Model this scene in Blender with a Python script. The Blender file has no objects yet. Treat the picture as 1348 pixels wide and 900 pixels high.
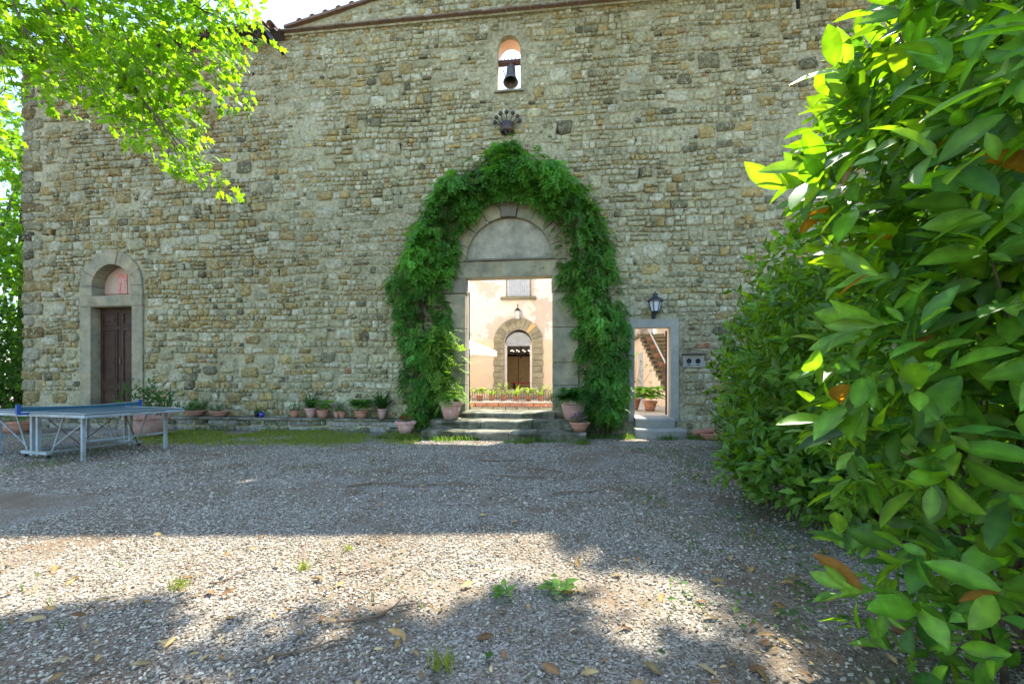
import bpy, math, random
import numpy as np
R = math.radians
sc = bpy.context.scene
rng = np.random.default_rng(11)
random.seed(11)
# ------------------------------------------------------------ camera, sky, sun, exposure
cam_d = bpy.data.cameras.new('camera'); cam = bpy.data.objects.new('camera', cam_d)
sc.collection.objects.link(cam); sc.camera = cam
cam.location = (0, 0, 1.3); cam.rotation_euler = (R(90), 0, R(6.4))
cam_d.sensor_width = 36; cam_d.lens = 15.0; cam_d.shift_y = 49/1348
cam_d.clip_start = .05; cam_d.clip_end = 2000
SUN_EL, SUN_AZ = 55.5, 25.0            # azimuth measured from +Y towards +X
w = bpy.data.worlds.new('World'); sc.world = w; w.use_nodes = True
nt = w.node_tree; bg = nt.nodes['Background']
sky = nt.nodes.new('ShaderNodeTexSky'); sky.sky_type = 'NISHITA'; sky.sun_disc = False
sky.sun_elevation = R(SUN_EL); sky.sun_rotation = R(SUN_AZ)
sky.air_density = 1.0; sky.dust_density = .8; sky.ozone_density = 1.0; sky.altitude = 200
nt.links.new(sky.outputs[0], bg.inputs[0]); bg.inputs[1].default_value = .15
sun_d = bpy.data.lights.new('sun', 'SUN'); sun = bpy.data.objects.new('sun', sun_d)
sc.collection.objects.link(sun)
sun_d.energy = 3.8; sun_d.angle = R(.53); sun_d.color = (1, .93, .83)
sun.rotation_euler = (R(90-SUN_EL), 0, R(180-SUN_AZ)); sun.location = (10, 20, 30)
sc.view_settings.view_transform = 'Standard'; sc.view_settings.look = 'None'
sc.view_settings.exposure = 2.15; sc.view_settings.gamma = 1.0
sc.render.engine = 'CYCLES'
sc.cycles.use_denoising = True
sc.cycles.max_bounces = 8; sc.cycles.diffuse_bounces = 5; sc.cycles.glossy_bounces = 3
sc.cycles.transmission_bounces = 4; sc.cycles.transparent_max_bounces = 6
sc.cycles.caustics_reflective = False; sc.cycles.caustics_refractive = False

# ------------------------------------------------------------ helpers
COL = sc.collection
def worldloc(o):
    v = np.zeros(3)
    while o is not None:
        v = v + np.array(o.location); o = o.parent
    return v
def tag(o, label=None, cat=None, group=None, kind=None):
    if label: o['label'] = label
    if cat: o['category'] = cat
    if group: o['group'] = group
    if kind: o['kind'] = kind
    return o
def empty(name, loc, rz=0, label=None, cat=None, group=None):
    o = bpy.data.objects.new(name, None); COL.objects.link(o)
    o.location = loc; o.rotation_euler = (0, 0, rz); o.empty_display_size = .2
    return tag(o, label, cat, group)
def fast_mesh(name, V, F, cols=None, smooth=False):
    """V (n,3); F list of arrays (m,3)/(m,4) or list of tuples; cols (n,3) linear colour per vertex"""
    me = bpy.data.meshes.new(name)
    V = np.asarray(V, dtype=np.float32).reshape(-1, 3)
    if isinstance(F, np.ndarray): F = [F]
    if len(F) and isinstance(F[0], np.ndarray) and F[0].ndim == 2:
        loops = np.concatenate([f.ravel() for f in F]).astype(np.int32)
        tot = np.concatenate([np.full(len(f), f.shape[1], np.int32) for f in F])
    else:
        loops = np.array([i for f in F for i in f], np.int32)
        tot = np.array([len(f) for f in F], np.int32)
    st = np.zeros(len(tot), np.int32); st[1:] = np.cumsum(tot)[:-1]
    me.vertices.add(len(V)); me.vertices.foreach_set('co', V.ravel())
    me.loops.add(len(loops)); me.loops.foreach_set('vertex_index', loops)
    me.polygons.add(len(tot)); me.polygons.foreach_set('loop_start', st)
    me.polygons.foreach_set('loop_total', tot)
    me.polygons.foreach_set('use_smooth', np.full(len(tot), smooth, bool))
    if cols is not None:
        a = me.color_attributes.new('col', 'FLOAT_COLOR', 'POINT')
        c = np.ones((len(V), 4), np.float32); c[:, :3] = cols
        a.data.foreach_set('color', c.ravel())
    me.update(calc_edges=True); me.validate()
    return me
def obj(name, V, F, mat, parent=None, smooth=False, cols=None, local=False, kind=None):
    V = np.asarray(V, dtype=float).reshape(-1, 3)
    if parent is not None and not local: V = V - worldloc(parent)
    me = fast_mesh(name, V, F, cols, smooth); me.materials.append(mat)
    o = bpy.data.objects.new(name, me); COL.objects.link(o); o.parent = parent
    if kind: o['kind'] = kind
    return o
def link_mesh(name, me, loc, rot=(0, 0, 0), scale=(1, 1, 1), parent=None, local=False):
    o = bpy.data.objects.new(name, me); COL.objects.link(o)
    l = np.array(loc, float)
    if parent is not None and not local: l = l - worldloc(parent)
    o.parent = parent; o.location = l; o.rotation_euler = rot; o.scale = scale
    return o
class MB:
    def __init__(s): s.v = []; s.f = []
    def add(s, vs, fs):
        n = len(s.v); s.v += [tuple(map(float, p)) for p in vs]; s.f += [tuple(i+n for i in f) for f in fs]; return s
    def box(s, c, d, rz=0, ch=0.0, rx=0, ry=0):
        x, y, z = [k/2 for k in d]
        if ch <= 0:
            vs = [(sx*x, sy*y, sz*z) for sx in (-1, 1) for sy in (-1, 1) for sz in (-1, 1)]
            fs = [(0, 1, 3, 2), (4, 6, 7, 5), (0, 4, 5, 1), (2, 3, 7, 6), (0, 2, 6, 4), (1, 5, 7, 3)]
        else:  # chamfered on the vertical section and the front edges (drawn as three nested rings in y)
            ring = lambda a, b, yy: [(-a+ch, yy, -b), (a-ch, yy, -b), (a, yy, -b+ch), (a, yy, b-ch), (a-ch, yy, b), (-a+ch, yy, b), (-a, yy, b-ch), (-a, yy, -b+ch)]
            vs = ring(x-ch, z-ch, -y)+ring(x, z, -y+ch)+ring(x, z, y-ch)+ring(x-ch, z-ch, y)
            fs = [tuple(range(8))]
            for k in range(3):
                for i in range(8):
                    j = (i+1) % 8; fs.append((k*8+i, (k+1)*8+i, (k+1)*8+j, k*8+j))
            fs.append(tuple(24+i for i in range(7, -1, -1)))
        vs = [rot3(p, rx, ry, rz) for p in vs]
        return s.add([(p[0]+c[0], p[1]+c[1], p[2]+c[2]) for p in vs], fs)
    def bar(s, a, b, r, n=6, r2=None, cap=True):
        a = np.array(a, float); b = np.array(b, float); r2 = r if r2 is None else r2
        d = b-a; L = np.linalg.norm(d); d = d/max(L, 1e-9)
        u = np.cross(d, (0, 0, 1) if abs(d[2]) < .9 else (1, 0, 0)); u /= np.linalg.norm(u); q = np.cross(d, u)
        vs = []
        for p, rr in ((a, r), (b, r2)):
            for i in range(n):
                t = 2*math.pi*(i+.5)/n; vs.append(p+rr*(math.cos(t)*u+math.sin(t)*q))
        fs = [(i, (i+1) % n, n+(i+1) % n, n+i) for i in range(n)]
        if cap: fs += [tuple(range(n-1, -1, -1)), tuple(range(n, 2*n))]
        return s.add(vs, fs)
    def tube(s, pts, rs, n=6):
        for k in range(len(pts)-1):
            ra = rs[k] if hasattr(rs, '__len__') else rs; rb = rs[k+1] if hasattr(rs, '__len__') else rs
            s.bar(pts[k], pts[k+1], ra, n, rb)
        return s
    def lathe(s, prof, n=20, c=(0, 0, 0), wob=0):
        vs = []; fs = []
        for k, (r, z) in enumerate(prof):
            for i in range(n):
                t = 2*math.pi*i/n; vs.append((c[0]+r*math.cos(t), c[1]+r*math.sin(t), c[2]+z))
        for k in range(len(prof)-1):
            for i in range(n):
                j = (i+1) % n; fs.append((k*n+i, k*n+j, (k+1)*n+j, (k+1)*n+i))
        return s.add(vs, fs)
    def prism(s, poly, y0, y1):     # poly: (x,z) counter-clockwise seen from -Y
        n = len(poly)
        vs = [(x, y0, z) for x, z in poly]+[(x, y1, z) for x, z in poly]
        fs = [tuple(range(n)), tuple(range(2*n-1, n-1, -1))]+[(i, n+i, n+(i+1) % n, (i+1) % n) for i in range(n)]
        return s.add(vs, fs)
    def ring(s, pin, pout, y0, y1, closed=False):   # solid between two paths of (x,z), extruded y0..y1
        n = len(pin); m = n if closed else n-1
        vs = [(x, y0, z) for x, z in pin]+[(x, y0, z) for x, z in pout]+[(x, y1, z) for x, z in pin]+[(x, y1, z) for x, z in pout]
        fs = []
        for i in range(m):
            j = (i+1) % n
            fs += [(i, j, n+j, n+i), (2*n+i, 3*n+i, 3*n+j, 2*n+j), (i, 2*n+i, 2*n+j, j), (n+i, n+j, 3*n+j, 3*n+i)]
        if not closed: fs += [(0, n, 3*n, 2*n), (n-1, 3*n-1, 4*n-1, 2*n-1)]
        return s.add(vs, fs)
    def build(s, name, mat, parent=None, smooth=False, local=False, kind=None):
        return obj(name, s.v, s.f, mat, parent, smooth, None, local, kind)
def rot3(p, rx, ry, rz):
    x, y, z = p
    if rx: y, z = y*math.cos(rx)-z*math.sin(rx), y*math.sin(rx)+z*math.cos(rx)
    if ry: x, z = x*math.cos(ry)+z*math.sin(ry), -x*math.sin(ry)+z*math.cos(ry)
    if rz: x, y = x*math.cos(rz)-y*math.sin(rz), x*math.sin(rz)+y*math.cos(rz)
    return (x, y, z)
def arc(cx, cz, r, a0, a1, n, rz=None):
    rz = r if rz is None else rz
    return [(cx+r*math.cos(R(a0+(a1-a0)*i/n)), cz+rz*math.sin(R(a0+(a1-a0)*i/n))) for i in range(n+1)]
_lat = np.random.default_rng(5).random((256, 256))
def vnoise(x, y, f=1.0, octv=3):
    x = np.asarray(x, float)*f; y = np.asarray(y, float)*f; out = 0; amp = 1; tot = 0
    for o in range(octv):
        xi = np.floor(x).astype(int); yi = np.floor(y).astype(int); fx = x-xi; fy = y-yi
        fx = fx*fx*(3-2*fx); fy = fy*fy*(3-2*fy); g = lambda a, b: _lat[a & 255, b & 255]
        out = out+amp*((g(xi, yi)*(1-fx)+g(xi+1, yi)*fx)*(1-fy)+(g(xi, yi+1)*(1-fx)+g(xi+1, yi+1)*fx)*fy)
        tot += amp; amp *= .5; x = x*2.03+17.3; y = y*2.03+9.1
    return out/tot
# ------------------------------------------------------------ materials
def M(name, col=(.5, .5, .5), col2=None, attr=False, var=.25, scale=6, blotch=1.2, bump=.3, bscale=30, rough=.85, spec=.3, metal=0, bdist=.01, fac2=(.45, .65), speck=None):
    m = bpy.data.materials.new(name); m.use_nodes = True; t = m.node_tree; N = t.nodes; Lk = t.links
    p = N['Principled BSDF']; p.inputs['Roughness'].default_value = rough
    p.inputs['Specular IOR Level'].default_value = spec; p.inputs['Metallic'].default_value = metal
    tc = N.new('ShaderNodeTexCoord')
    def noise(sc_, det=4):
        n = N.new('ShaderNodeTexNoise'); n.inputs['Scale'].default_value = sc_; n.inputs['Detail'].default_value = det
        n.inputs['Roughness'].default_value = .62
        Lk.new(tc.outputs['Object'], n.inputs['Vector']); return n.outputs['Fac']
    def ramp(src, a, b):
        r = N.new('ShaderNodeMapRange'); r.inputs[1].default_value = a; r.inputs[2].default_value = b
        Lk.new(src, r.inputs[0]); return r.outputs[0]
    def mix(f, a, b, mode='MIX'):
        x = N.new('ShaderNodeMix'); x.data_type = 'RGBA'; x.blend_type = mode
        if isinstance(f, (int, float)): x.inputs[0].default_value = f
        else: Lk.new(f, x.inputs[0])
        for k, q in ((6, a), (7, b)):
            if isinstance(q, tuple): x.inputs[k].default_value = (*q[:3], 1)
            else: Lk.new(q, x.inputs[k])
        return x.outputs[2]
    if attr:
        a = N.new('ShaderNodeAttribute'); a.attribute_name = 'col'; c = a.outputs['Color']
    else:
        rgb = N.new('ShaderNodeRGB'); rgb.outputs[0].default_value = (*col, 1); c = rgb.outputs[0]
    if col2 is not None: c = mix(ramp(noise(blotch, 6), *fac2), c, col2)
    if speck is not None: c = mix(ramp(noise(speck[1], 5), speck[2], speck[2]+.06), c, speck[0])
    f1 = noise(scale, 6); r = N.new('ShaderNodeMapRange'); r.inputs[1].default_value = .25; r.inputs[2].default_value = .75
    r.inputs[3].default_value = 1-var; r.inputs[4].default_value = 1+var; Lk.new(f1, r.inputs[0])
    cb = N.new('ShaderNodeCombineColor')
    for k in range(3): Lk.new(r.outputs[0], cb.inputs[k])
    c = mix(1.0, c, cb.outputs[0], 'MULTIPLY')
    Lk.new(c, p.inputs['Base Color'])
    if bump:
        b = N.new('ShaderNodeBump'); b.inputs['Strength'].default_value = bump; b.inputs['Distance'].default_value = bdist
        Lk.new(noise(bscale, 6), b.inputs['Height']); Lk.new(b.outputs[0], p.inputs['Normal'])
    return m
def leafmat(name, trans=.45, rough=.38, spec=.5, tint=(1.9, 2.1, .5)):
    m = bpy.data.materials.new(name); m.use_nodes = True; t = m.node_tree; N = t.nodes; Lk = t.links
    p = N['Principled BSDF']; p.inputs['Roughness'].default_value = rough; p.inputs['Specular IOR Level'].default_value = spec
    a = N.new('ShaderNodeAttribute'); a.attribute_name = 'col'
    tc = N.new('ShaderNodeTexCoord'); n = N.new('ShaderNodeTexNoise'); n.inputs['Scale'].default_value = 23
    Lk.new(tc.outputs['Object'], n.inputs['Vector'])
    r = N.new('ShaderNodeMapRange'); r.inputs[3].default_value = .72; r.inputs[4].default_value = 1.28; r.inputs[1].default_value = .3; r.inputs[2].default_value = .7
    Lk.new(n.outputs[0], r.inputs[0])
    v = N.new('ShaderNodeVectorMath'); v.operation = 'SCALE'; Lk.new(a.outputs['Color'], v.inputs[0]); Lk.new(r.outputs[0], v.inputs['Scale'])
    Lk.new(v.outputs[0], p.inputs['Base Color'])
    v2 = N.new('ShaderNodeVectorMath'); v2.operation = 'MULTIPLY'; Lk.new(v.outputs[0], v2.inputs[0]); v2.inputs[1].default_value = tint
    tr = N.new('ShaderNodeBsdfTranslucent'); Lk.new(v2.outputs[0], tr.inputs['Color'])
    mx = N.new('ShaderNodeMixShader'); mx.inputs[0].default_value = trans
    Lk.new(p.outputs[0], mx.inputs[1]); Lk.new(tr.outputs[0], mx.inputs[2]); Lk.new(mx.outputs[0], N['Material Output'].inputs[0])
    return m
MT = dict(
    stone=M('rubble_stone', None and 0 or (0, 0, 0), (.28, .25, .13), attr=True, var=.55, scale=13, blotch=5, fac2=(.5, .72), bump=1.0, bscale=24, bdist=.035, rough=.95, spec=.15, speck=((.46, .44, .33), 18, .60)),
    mortar=M('lime_mortar', (.345, .325, .20), (.25, .225, .125), var=.5, scale=12, blotch=1.1, bump=1.0, bscale=20, bdist=.035, rough=.95, spec=.1, speck=((.13, .12, .085), 9, .62)),
    serena=M('grey_sandstone', (.215, .205, .135), (.29, .245, .14), var=.4, scale=4, blotch=1.4, bump=.4, bscale=40, bdist=.006, speck=((.15, .16, .12), 5, .64)),
    serena_dark=M('dark_sandstone', (.15, .135, .10), (.18, .165, .12), var=.25, scale=4, bump=.4, bscale=40, bdist=.006),
    greyframe=M('blue_grey_frame', (.27, .275, .235), (.33, .32, .26), var=.15, scale=5, bump=.2, bscale=50, bdist=.004),
    tymp=M('tympanum_plaster', (.33, .31, .225), (.21, .20, .145), var=.28, scale=7, blotch=2.0, bump=.6, bscale=30, bdist=.008),
    plaster=M('grey_plaster', (.34, .32, .225), (.26, .24, .165), var=.25, scale=5, blotch=1.5, bump=.4, bscale=35, bdist=.008),
    peach=M('peach_plaster', (.85, .69, .50), (.82, .74, .60), var=.12, scale=2, blotch=.5, bump=.15, bscale=30, bdist=.005),
    inner=M('inner_plaster', (.72, .62, .48), (.66, .60, .5), var=.12, scale=2, blotch=.5, bump=.15, bscale=30),
    bellplaster=M('salmon_plaster', (.70, .47, .30), None, var=.1, scale=3, bump=.1),
    white=M('white_paint', (.78, .77, .74), None, var=.06, scale=4, bump=.05, rough=.6),
    shutter=M('pale_shutter', (.50, .56, .62), None, var=.15, scale=5, bump=.05, rough=.6),
    canvas=M('cream_canvas', (.80, .77, .70), None, var=.05, scale=3, bump=.1, bscale=200),
    terracotta=M('terracotta', (.42, .19, .115), (.36, .22, .15), var=.25, scale=9, blotch=4, bump=.2, bscale=60, bdist=.004),
    terrapink=M('pink_terracotta', (.47, .27, .22), (.50, .36, .29), var=.2, scale=8, blotch=4, bump=.2, bscale=60, bdist=.004),
    rooftile=M('old_roof_tile', (.20, .115, .075), (.15, .12, .085), var=.35, scale=9, blotch=3, bump=.4, bscale=40, bdist=.01),
    soil=M('potting_soil', (.06, .045, .03), None, var=.4, scale=30, bump=.8, bscale=60),
    wood=M('dark_walnut_wood', (.045, .025, .015), (.065, .038, .022), var=.35, scale=7, bump=.2, bscale=40, rough=.65, spec=.2),
    door=M('brown_red_door', (.07, .03, .02), None, var=.2, scale=8, bump=.1, rough=.5),
    cabinet=M('honey_wood', (.62, .42, .19), None, var=.2, scale=6, bump=.1, rough=.45),
    iron=M('wrought_iron', (.035, .033, .03), (.10, .055, .035), var=.3, scale=12, bump=.2, rough=.55, spec=.5),
    blackmetal=M('black_lamp_metal', (.02, .025, .03), None, var=.2, scale=12, bump=.1, rough=.4, spec=.5),
    greymetal=M('pale_handrail', (.45, .45, .45), None, var=.1, rough=.4, spec=.5, bump=0),
    bronze=M('bell_bronze', (.14, .13, .115), (.10, .14, .12), var=.3, scale=14, blotch=6, metal=.6, rough=.5, bump=.1),
    rust=M('rusty_beam', (.10, .05, .035), None, var=.4, scale=12, bump=.3),
    tabletop=M('blue_green_table_top', (.045, .095, .105), (.12, .15, .14), var=.25, scale=5, blotch=2, bump=.05, rough=.5, spec=.4),
    tableframe=M('pale_blue_steel', (.30, .37, .39), (.22, .23, .20), var=.15, scale=8, blotch=3, bump=.05, rough=.45, spec=.5),
    tableblue=M('blue_net_post', (.02, .07, .26), None, var=.15, bump=0, rough=.5),
    net=M('dark_blue_net', (.03, .10, .14), None, var=.3, scale=60, bump=0),
    bark=M('bark', (.085, .06, .04), (.13, .105, .08), var=.4, scale=14, blotch=6, bump=.8, bscale=25, bdist=.02),
    twig=M('dry_twig', (.16, .11, .07), None, var=.3, scale=20, bump=.3),
    step=M('mossy_step_stone', (.21, .20, .145), (.06, .065, .035), var=.35, scale=6, blotch=2.2, bump=.7, bscale=28, bdist=.015, fac2=(.42, .58)),
    paving=M('courtyard_paving', (.50, .46, .39), (.42, .38, .32), var=.2, scale=4, blotch=1.5, bump=.2),
    brick=M('old_brick', (.40, .17, .10), (.30, .16, .11), var=.3, scale=9, blotch=4, bump=.4, bscale=40),
    gravel=M('gravel_chips', attr=True, var=.3, scale=60, bump=.3, bscale=90, bdist=.003, rough=.85, spec=.25),
    glass=M('frosted_lamp_glass', (.55, .60, .62), None, var=.1, bump=0, rough=.15, spec=.6),
    interior=M('dim_room_plaster', (.75, .70, .62), None, var=.15, scale=2, bump=0),
    red=M('red_cloth', (.40, .05, .06), None, var=.2, bump=0),
    fresco=M('faded_red_fresco', (.55, .20, .15), (.62, .45, .35), var=.35, scale=16, blotch=9, bump=.1),
    lunette=M('pink_lunette_plaster', (.42, .34, .25), (.45, .27, .20), var=.2, scale=5, blotch=2.5, bump=.2),
    bluepot=M('blue_glaze', (.02, .05, .35), None, var=.15, rough=.25, spec=.6, bump=0),
    blackpot=M('black_plastic', (.02, .02, .02), None, var=.15, rough=.45, bump=0),
    leaf=leafmat('glossy_leaf', .45, .42, .4, (2.6, 2.1, .35)), leafsoft=leafmat('soft_leaf', .5, .55, .3), leafthin=leafmat('thin_leaf', .6, .5, .3, (2.0, 2.1, .45)),
    dryleaf=leafmat('dry_leaf', .25, .7, .2, (1.2, 1.1, .8)), petal=leafmat('petal', .4, .6, .2, (1.3, 1.3, 1.3)),
)
# bulb: gives off light in the photograph
_b = bpy.data.materials.new('lit_bulb'); _b.use_nodes = True
_p = _b.node_tree.nodes['Principled BSDF']; _p.inputs['Emission Color'].default_value = (1, .9, .7, 1); _p.inputs['Emission Strength'].default_value = 1.5
MT['bulb'] = _b

# ------------------------------------------------------------ leaf tools
def unit(v): return v/np.maximum(np.linalg.norm(v, axis=-1, keepdims=True), 1e-9)
def leaf_template(kind):
    """leaf along +x, length 1, normal +z; returns verts, faces"""
    if kind == 'laurel':
        xs = [0, .18, .42, .68, .88, 1]; ws = [.02, .13, .2, .18, .09, 0]
        V = []; F = []
        for x, wd in zip(xs, ws):
            z = -.18*x*x
            V += [(x, -wd, z+.35*wd), (x, 0, z), (x, wd, z+.35*wd)]
        for k in range(5):
            a = 3*k; F += [(a, a+3, a+4, a+1), (a+1, a+4, a+5, a+2)]
    elif kind == 'laurel_lo':
        V = [(0, 0, 0), (.45, -.2, .04), (.45, 0, -.04), (.45, .2, .04), (1, 0, -.18)]
        F = [(0, 1, 2), (0, 2, 3), (1, 4, 2), (2, 4, 3)]
    elif kind == 'leaflet':
        V = [(0, 0, 0), (.35, -.17, .03), (.35, .17, .03), (1, 0, -.12)]; F = [(0, 1, 2), (1, 3, 2)]
    elif kind == 'maple':
        V = [(0, 0, 0), (.2, -.42, -.03), (.42, -.22, .03), (.75, -.36, -.06), (.68, -.12, .02), (1.05, 0, -.1), (.68, .12, .02), (.75, .36, -.06), (.42, .22, .03), (.2, .42, -.03)]
        F = [(0, 1, 2), (0, 2, 8), (0, 8, 9), (2, 3, 4), (2, 4, 6), (2, 6, 8), (8, 6, 7), (4, 5, 6)]
    elif kind == 'blade':
        V = [(0, -.03, 0), (0, .03, 0), (.5, -.025, .0), (.5, .025, .0), (1, 0, -.18)]; F = [(0, 2, 3), (0, 3, 1), (2, 4, 3)]
    elif kind == 'hosta':
        V = []; F = []
        for x, wd in zip([0, .12, .35, .65, .88, 1], [.02, .24, .34, .26, .1, 0]):
            z = .25*x-.45*x*x
            V += [(x, -wd, z+.2*wd), (x, 0, z), (x, wd, z+.2*wd)]
        for k in range(5):
            a = 3*k; F += [(a, a+3, a+4, a+1), (a+1, a+4, a+5, a+2)]
    return np.array(V, float), F
def put_leaves(kind, pos, dirs, nrm, length, cols, wscale=1.0):
    """returns V,F,cols for leaves at pos"""
    T, F = leaf_template(kind); n = len(pos)
    d = unit(dirs); s = unit(np.cross(nrm, d)); nn = np.cross(d, s)
    L = np.asarray(length).reshape(-1, 1, 1)*np.ones((n, 1, 1))
    ws = np.asarray(wscale).reshape(-1, 1, 1)*np.ones((n, 1, 1))
    V = pos[:, None]+L*(T[None, :, :1]*d[:, None]+ws*T[None, :, 1:2]*s[:, None]+T[None, :, 2:]*nn[:, None])
    k = len(T); off = (np.arange(n)*k)[:, None, None]
    FF = {}
    for f in F: FF.setdefault(len(f), []).append(f)
    faces = [(np.array(fs)[None]+off).reshape(-1, ln) for ln, fs in FF.items()]
    C = np.repeat(np.asarray(cols), k, axis=0)
    if kind in ('laurel', 'hosta'): C = C*np.tile(np.where(np.arange(k) % 3 == 1, 1.5, .95), n)[:, None]
    return V.reshape(-1, 3), faces, C
class LeafBag:
    def __init__(s): s.V = []; s.F = {}; s.C = []; s.n = 0
    def add(s, V, faces, C):
        for f in faces: s.F.setdefault(f.shape[1], []).append(f+s.n)
        s.V.append(V); s.C.append(C); s.n += len(V)
    def build(s, name, mat, parent=None, kind=None, smooth=False, local=False):
        return obj(name, np.concatenate(s.V), [np.concatenate(v) for v in s.F.values()], mat, parent, smooth, np.concatenate(s.C), local, kind)
def greens(n, base, var=.3, yel=.25, rnd=rng):
    b = np.array(base)[None]*(1+var*(rnd.random((n, 1))*2-1))
    y = rnd.random((n, 1))*yel
    return np.clip(b*(1-y)+y*np.array([[base[0]*2.4, base[1]*1.5, base[2]*.8]]), .004, .9)
def randdir(n, rnd=rng): return unit(rnd.normal(size=(n, 3)))
def sprigs(bag, centers, axis, nleaf, llen, kind, base, spread=1.0, stem=.12, var=.35, yel=.35, rnd=rng, up=.35, wscale=1.0, droop=0):
    """whorls of leaves set along a short stem at each centre"""
    n = len(centers); axis = unit(axis)
    for k in range(nleaf):
        f = k/max(nleaf-1, 1)
        pos = centers+axis*(stem*f)+rnd.normal(size=(n, 3))*.01
        side = unit(np.cross(axis, randdir(n, rnd)))
        d = unit(axis*(.25+.7*f)+side*spread*(1.1-.55*f)+np.array([0, 0, -droop]))
        nr = unit(np.array([0, 0, 1.])*up+axis*.7+randdir(n, rnd)*.45)
        L = llen*(.65+.6*rnd.random(n))
        c = greens(n, base, var, yel*(.4+.6*f), rnd)
        bag.add(*put_leaves(kind, pos, d, nr, L, c, wscale))

# ------------------------------------------------------------ ground
def ground_z(x, y): return .05*(vnoise(x, y, .35, 2)-.5)+.012*(vnoise(x+40, y, 1.7, 2)-.5)
def axis_pts(lo, hi, far, fine):
    a = np.arange(lo, hi+fine, fine); g = [hi]; s = fine
    while g[-1] < far: s *= 1.5; g.append(g[-1]+s)
    h = [lo]; s = fine
    while h[-1] > -far: s *= 1.5; h.append(h[-1]-s)
    return np.array(sorted(h[1:]+list(a)+g[1:]))
gx = axis_pts(-16, 10, 500, .2); gy = axis_pts(-4, 11, 500, .2)
X, Y = np.meshgrid(gx, gy, indexing='ij')
near = (X > -17) & (X < 12) & (Y > -5) & (Y < 12)
Z = np.where(near, ground_z(X, Y), 0)-.004
nx, ny = X.shape; idx = np.arange(nx*ny).reshape(nx, ny)
Fq = np.stack([idx[:-1, :-1], idx[1:, :-1], idx[1:, 1:], idx[:-1, 1:]], -1).reshape(-1, 4)
def ground_material():
    m = bpy.data.materials.new('gravel_and_earth'); m.use_nodes = True; t = m.node_tree; N = t.nodes; Lk = t.links
    p = N['Principled BSDF']; p.inputs['Roughness'].default_value = .95; p.inputs['Specular IOR Level'].default_value = .15
    tc = N.new('ShaderNodeTexCoord')
    vo = N.new('ShaderNodeTexVoronoi'); vo.inputs['Scale'].default_value = 95; Lk.new(tc.outputs['Object'], vo.inputs['Vector'])
    cr = N.new('ShaderNodeValToRGB'); e = cr.color_ramp.elements
    e[0].position = .0; e[0].color = (.10, .085, .06, 1); e[1].position = 1; e[1].color = (.40, .375, .32, 1)
    x = cr.color_ramp.elements.new(.5); x.color = (.21, .18, .135, 1)
    sp = N.new('ShaderNodeSeparateColor'); Lk.new(vo.outputs['Color'], sp.inputs[0]); Lk.new(sp.outputs[0], cr.inputs[0])
    n1 = N.new('ShaderNodeTexNoise'); n1.inputs['Scale'].default_value = 1.1; n1.inputs['Detail'].default_value = 8; n1.inputs['Roughness'].default_value = .65
    Lk.new(tc.outputs['Object'], n1.inputs['Vector'])
    mr = N.new('ShaderNodeMapRange'); mr.inputs[1].default_value = .44; mr.inputs[2].default_value = .62; Lk.new(n1.outputs[0], mr.inputs[0])
    mx = N.new('ShaderNodeMix'); mx.data_type = 'RGBA'; Lk.new(mr.outputs[0], mx.inputs[0]); Lk.new(cr.outputs[0], mx.inputs[6]); mx.inputs[7].default_value = (.165, .12, .075, 1)
    Lk.new(mx.outputs[2], p.inputs['Base Color'])
    b = N.new('ShaderNodeBump'); b.inputs['Strength'].default_value = .7; b.inputs['Distance'].default_value = .008; Lk.new(vo.outputs['Distance'], b.inputs['Height'])
    Lk.new(b.outputs[0], p.inputs['Normal']); return m
MT['ground'] = ground_material()
ground = obj('ground', np.stack([X, Y, Z], -1).reshape(-1, 3), Fq, MT['ground'], smooth=True)
tag(ground, 'gravel and earth forecourt in front of the stone building', 'ground', kind='structure')

# ------------------------------------------------------------ main stone building
WY = 10.4; TH = .42; XL, XR = -15.0, 11.5
GX, GZ, GS = -1.24, 11.62, .21          # gable peak and slope
C0, C1 = -7.1, 4.62                     # central gabled part
def wall_top(x): return np.where((x > C0) & (x < C1), GZ-GS*np.abs(x-GX), 10.1)
bld = empty('stone_building', (GX, WY, 0), 0, 'long rubble stone facade with a gabled centre, arched portal and bell opening', 'building')
PORT = dict(x0=-2.32, x1=-.18, z0=.51, z1=3.78)
def in_excl(x, z, m=0.0):
    x = np.asarray(x); z = np.asarray(z)
    a = (x > -2.93+m) & (x < .45-m) & (z < 4.0)
    a |= (np.hypot(x+1.24, z-4.17) < 1.42-m) & (z > 3.7)
    a |= (np.abs(x+1.24) < .22-m) & (z > 5) & (z < 5.95-m)
    a |= (x > -13.15+m) & (x < -11.23-m) & (z < 3.86)
    a |= (np.hypot(x+12.19, z-3.85) < .95-m) & (z > 3.8)
    a |= (x > 1.62+m) & (x < 2.77-m) & (z < 2.72-m)
    a |= (np.abs(x+1.24) < .44-m) & (z > 8.2+m) & (z < 9.42)
    a |= (np.hypot(x+1.24, z-9.42) < .44-m) & (z > 9.4)
    return a
def cover(x, z):     # how much mortar/plaster covers the stones (0..1)
    c = (vnoise(x+3, z, .55, 3)-.5)*1.6
    c = c+.7*np.exp(-((x+1.24)/1.3)**2-((z-9.0)/1.1)**2)
    c = c+.35*np.clip((1.3-z)/1.3, 0, 1)+.3*np.clip((x-2.7)/.4, 0, 1)*np.clip((2.2-z)/1.0, 0, 1)
    c = c+.28*np.clip((z-9.3)/.8, 0, 1)
    return np.clip(c+.08, -.6, .9)
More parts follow.
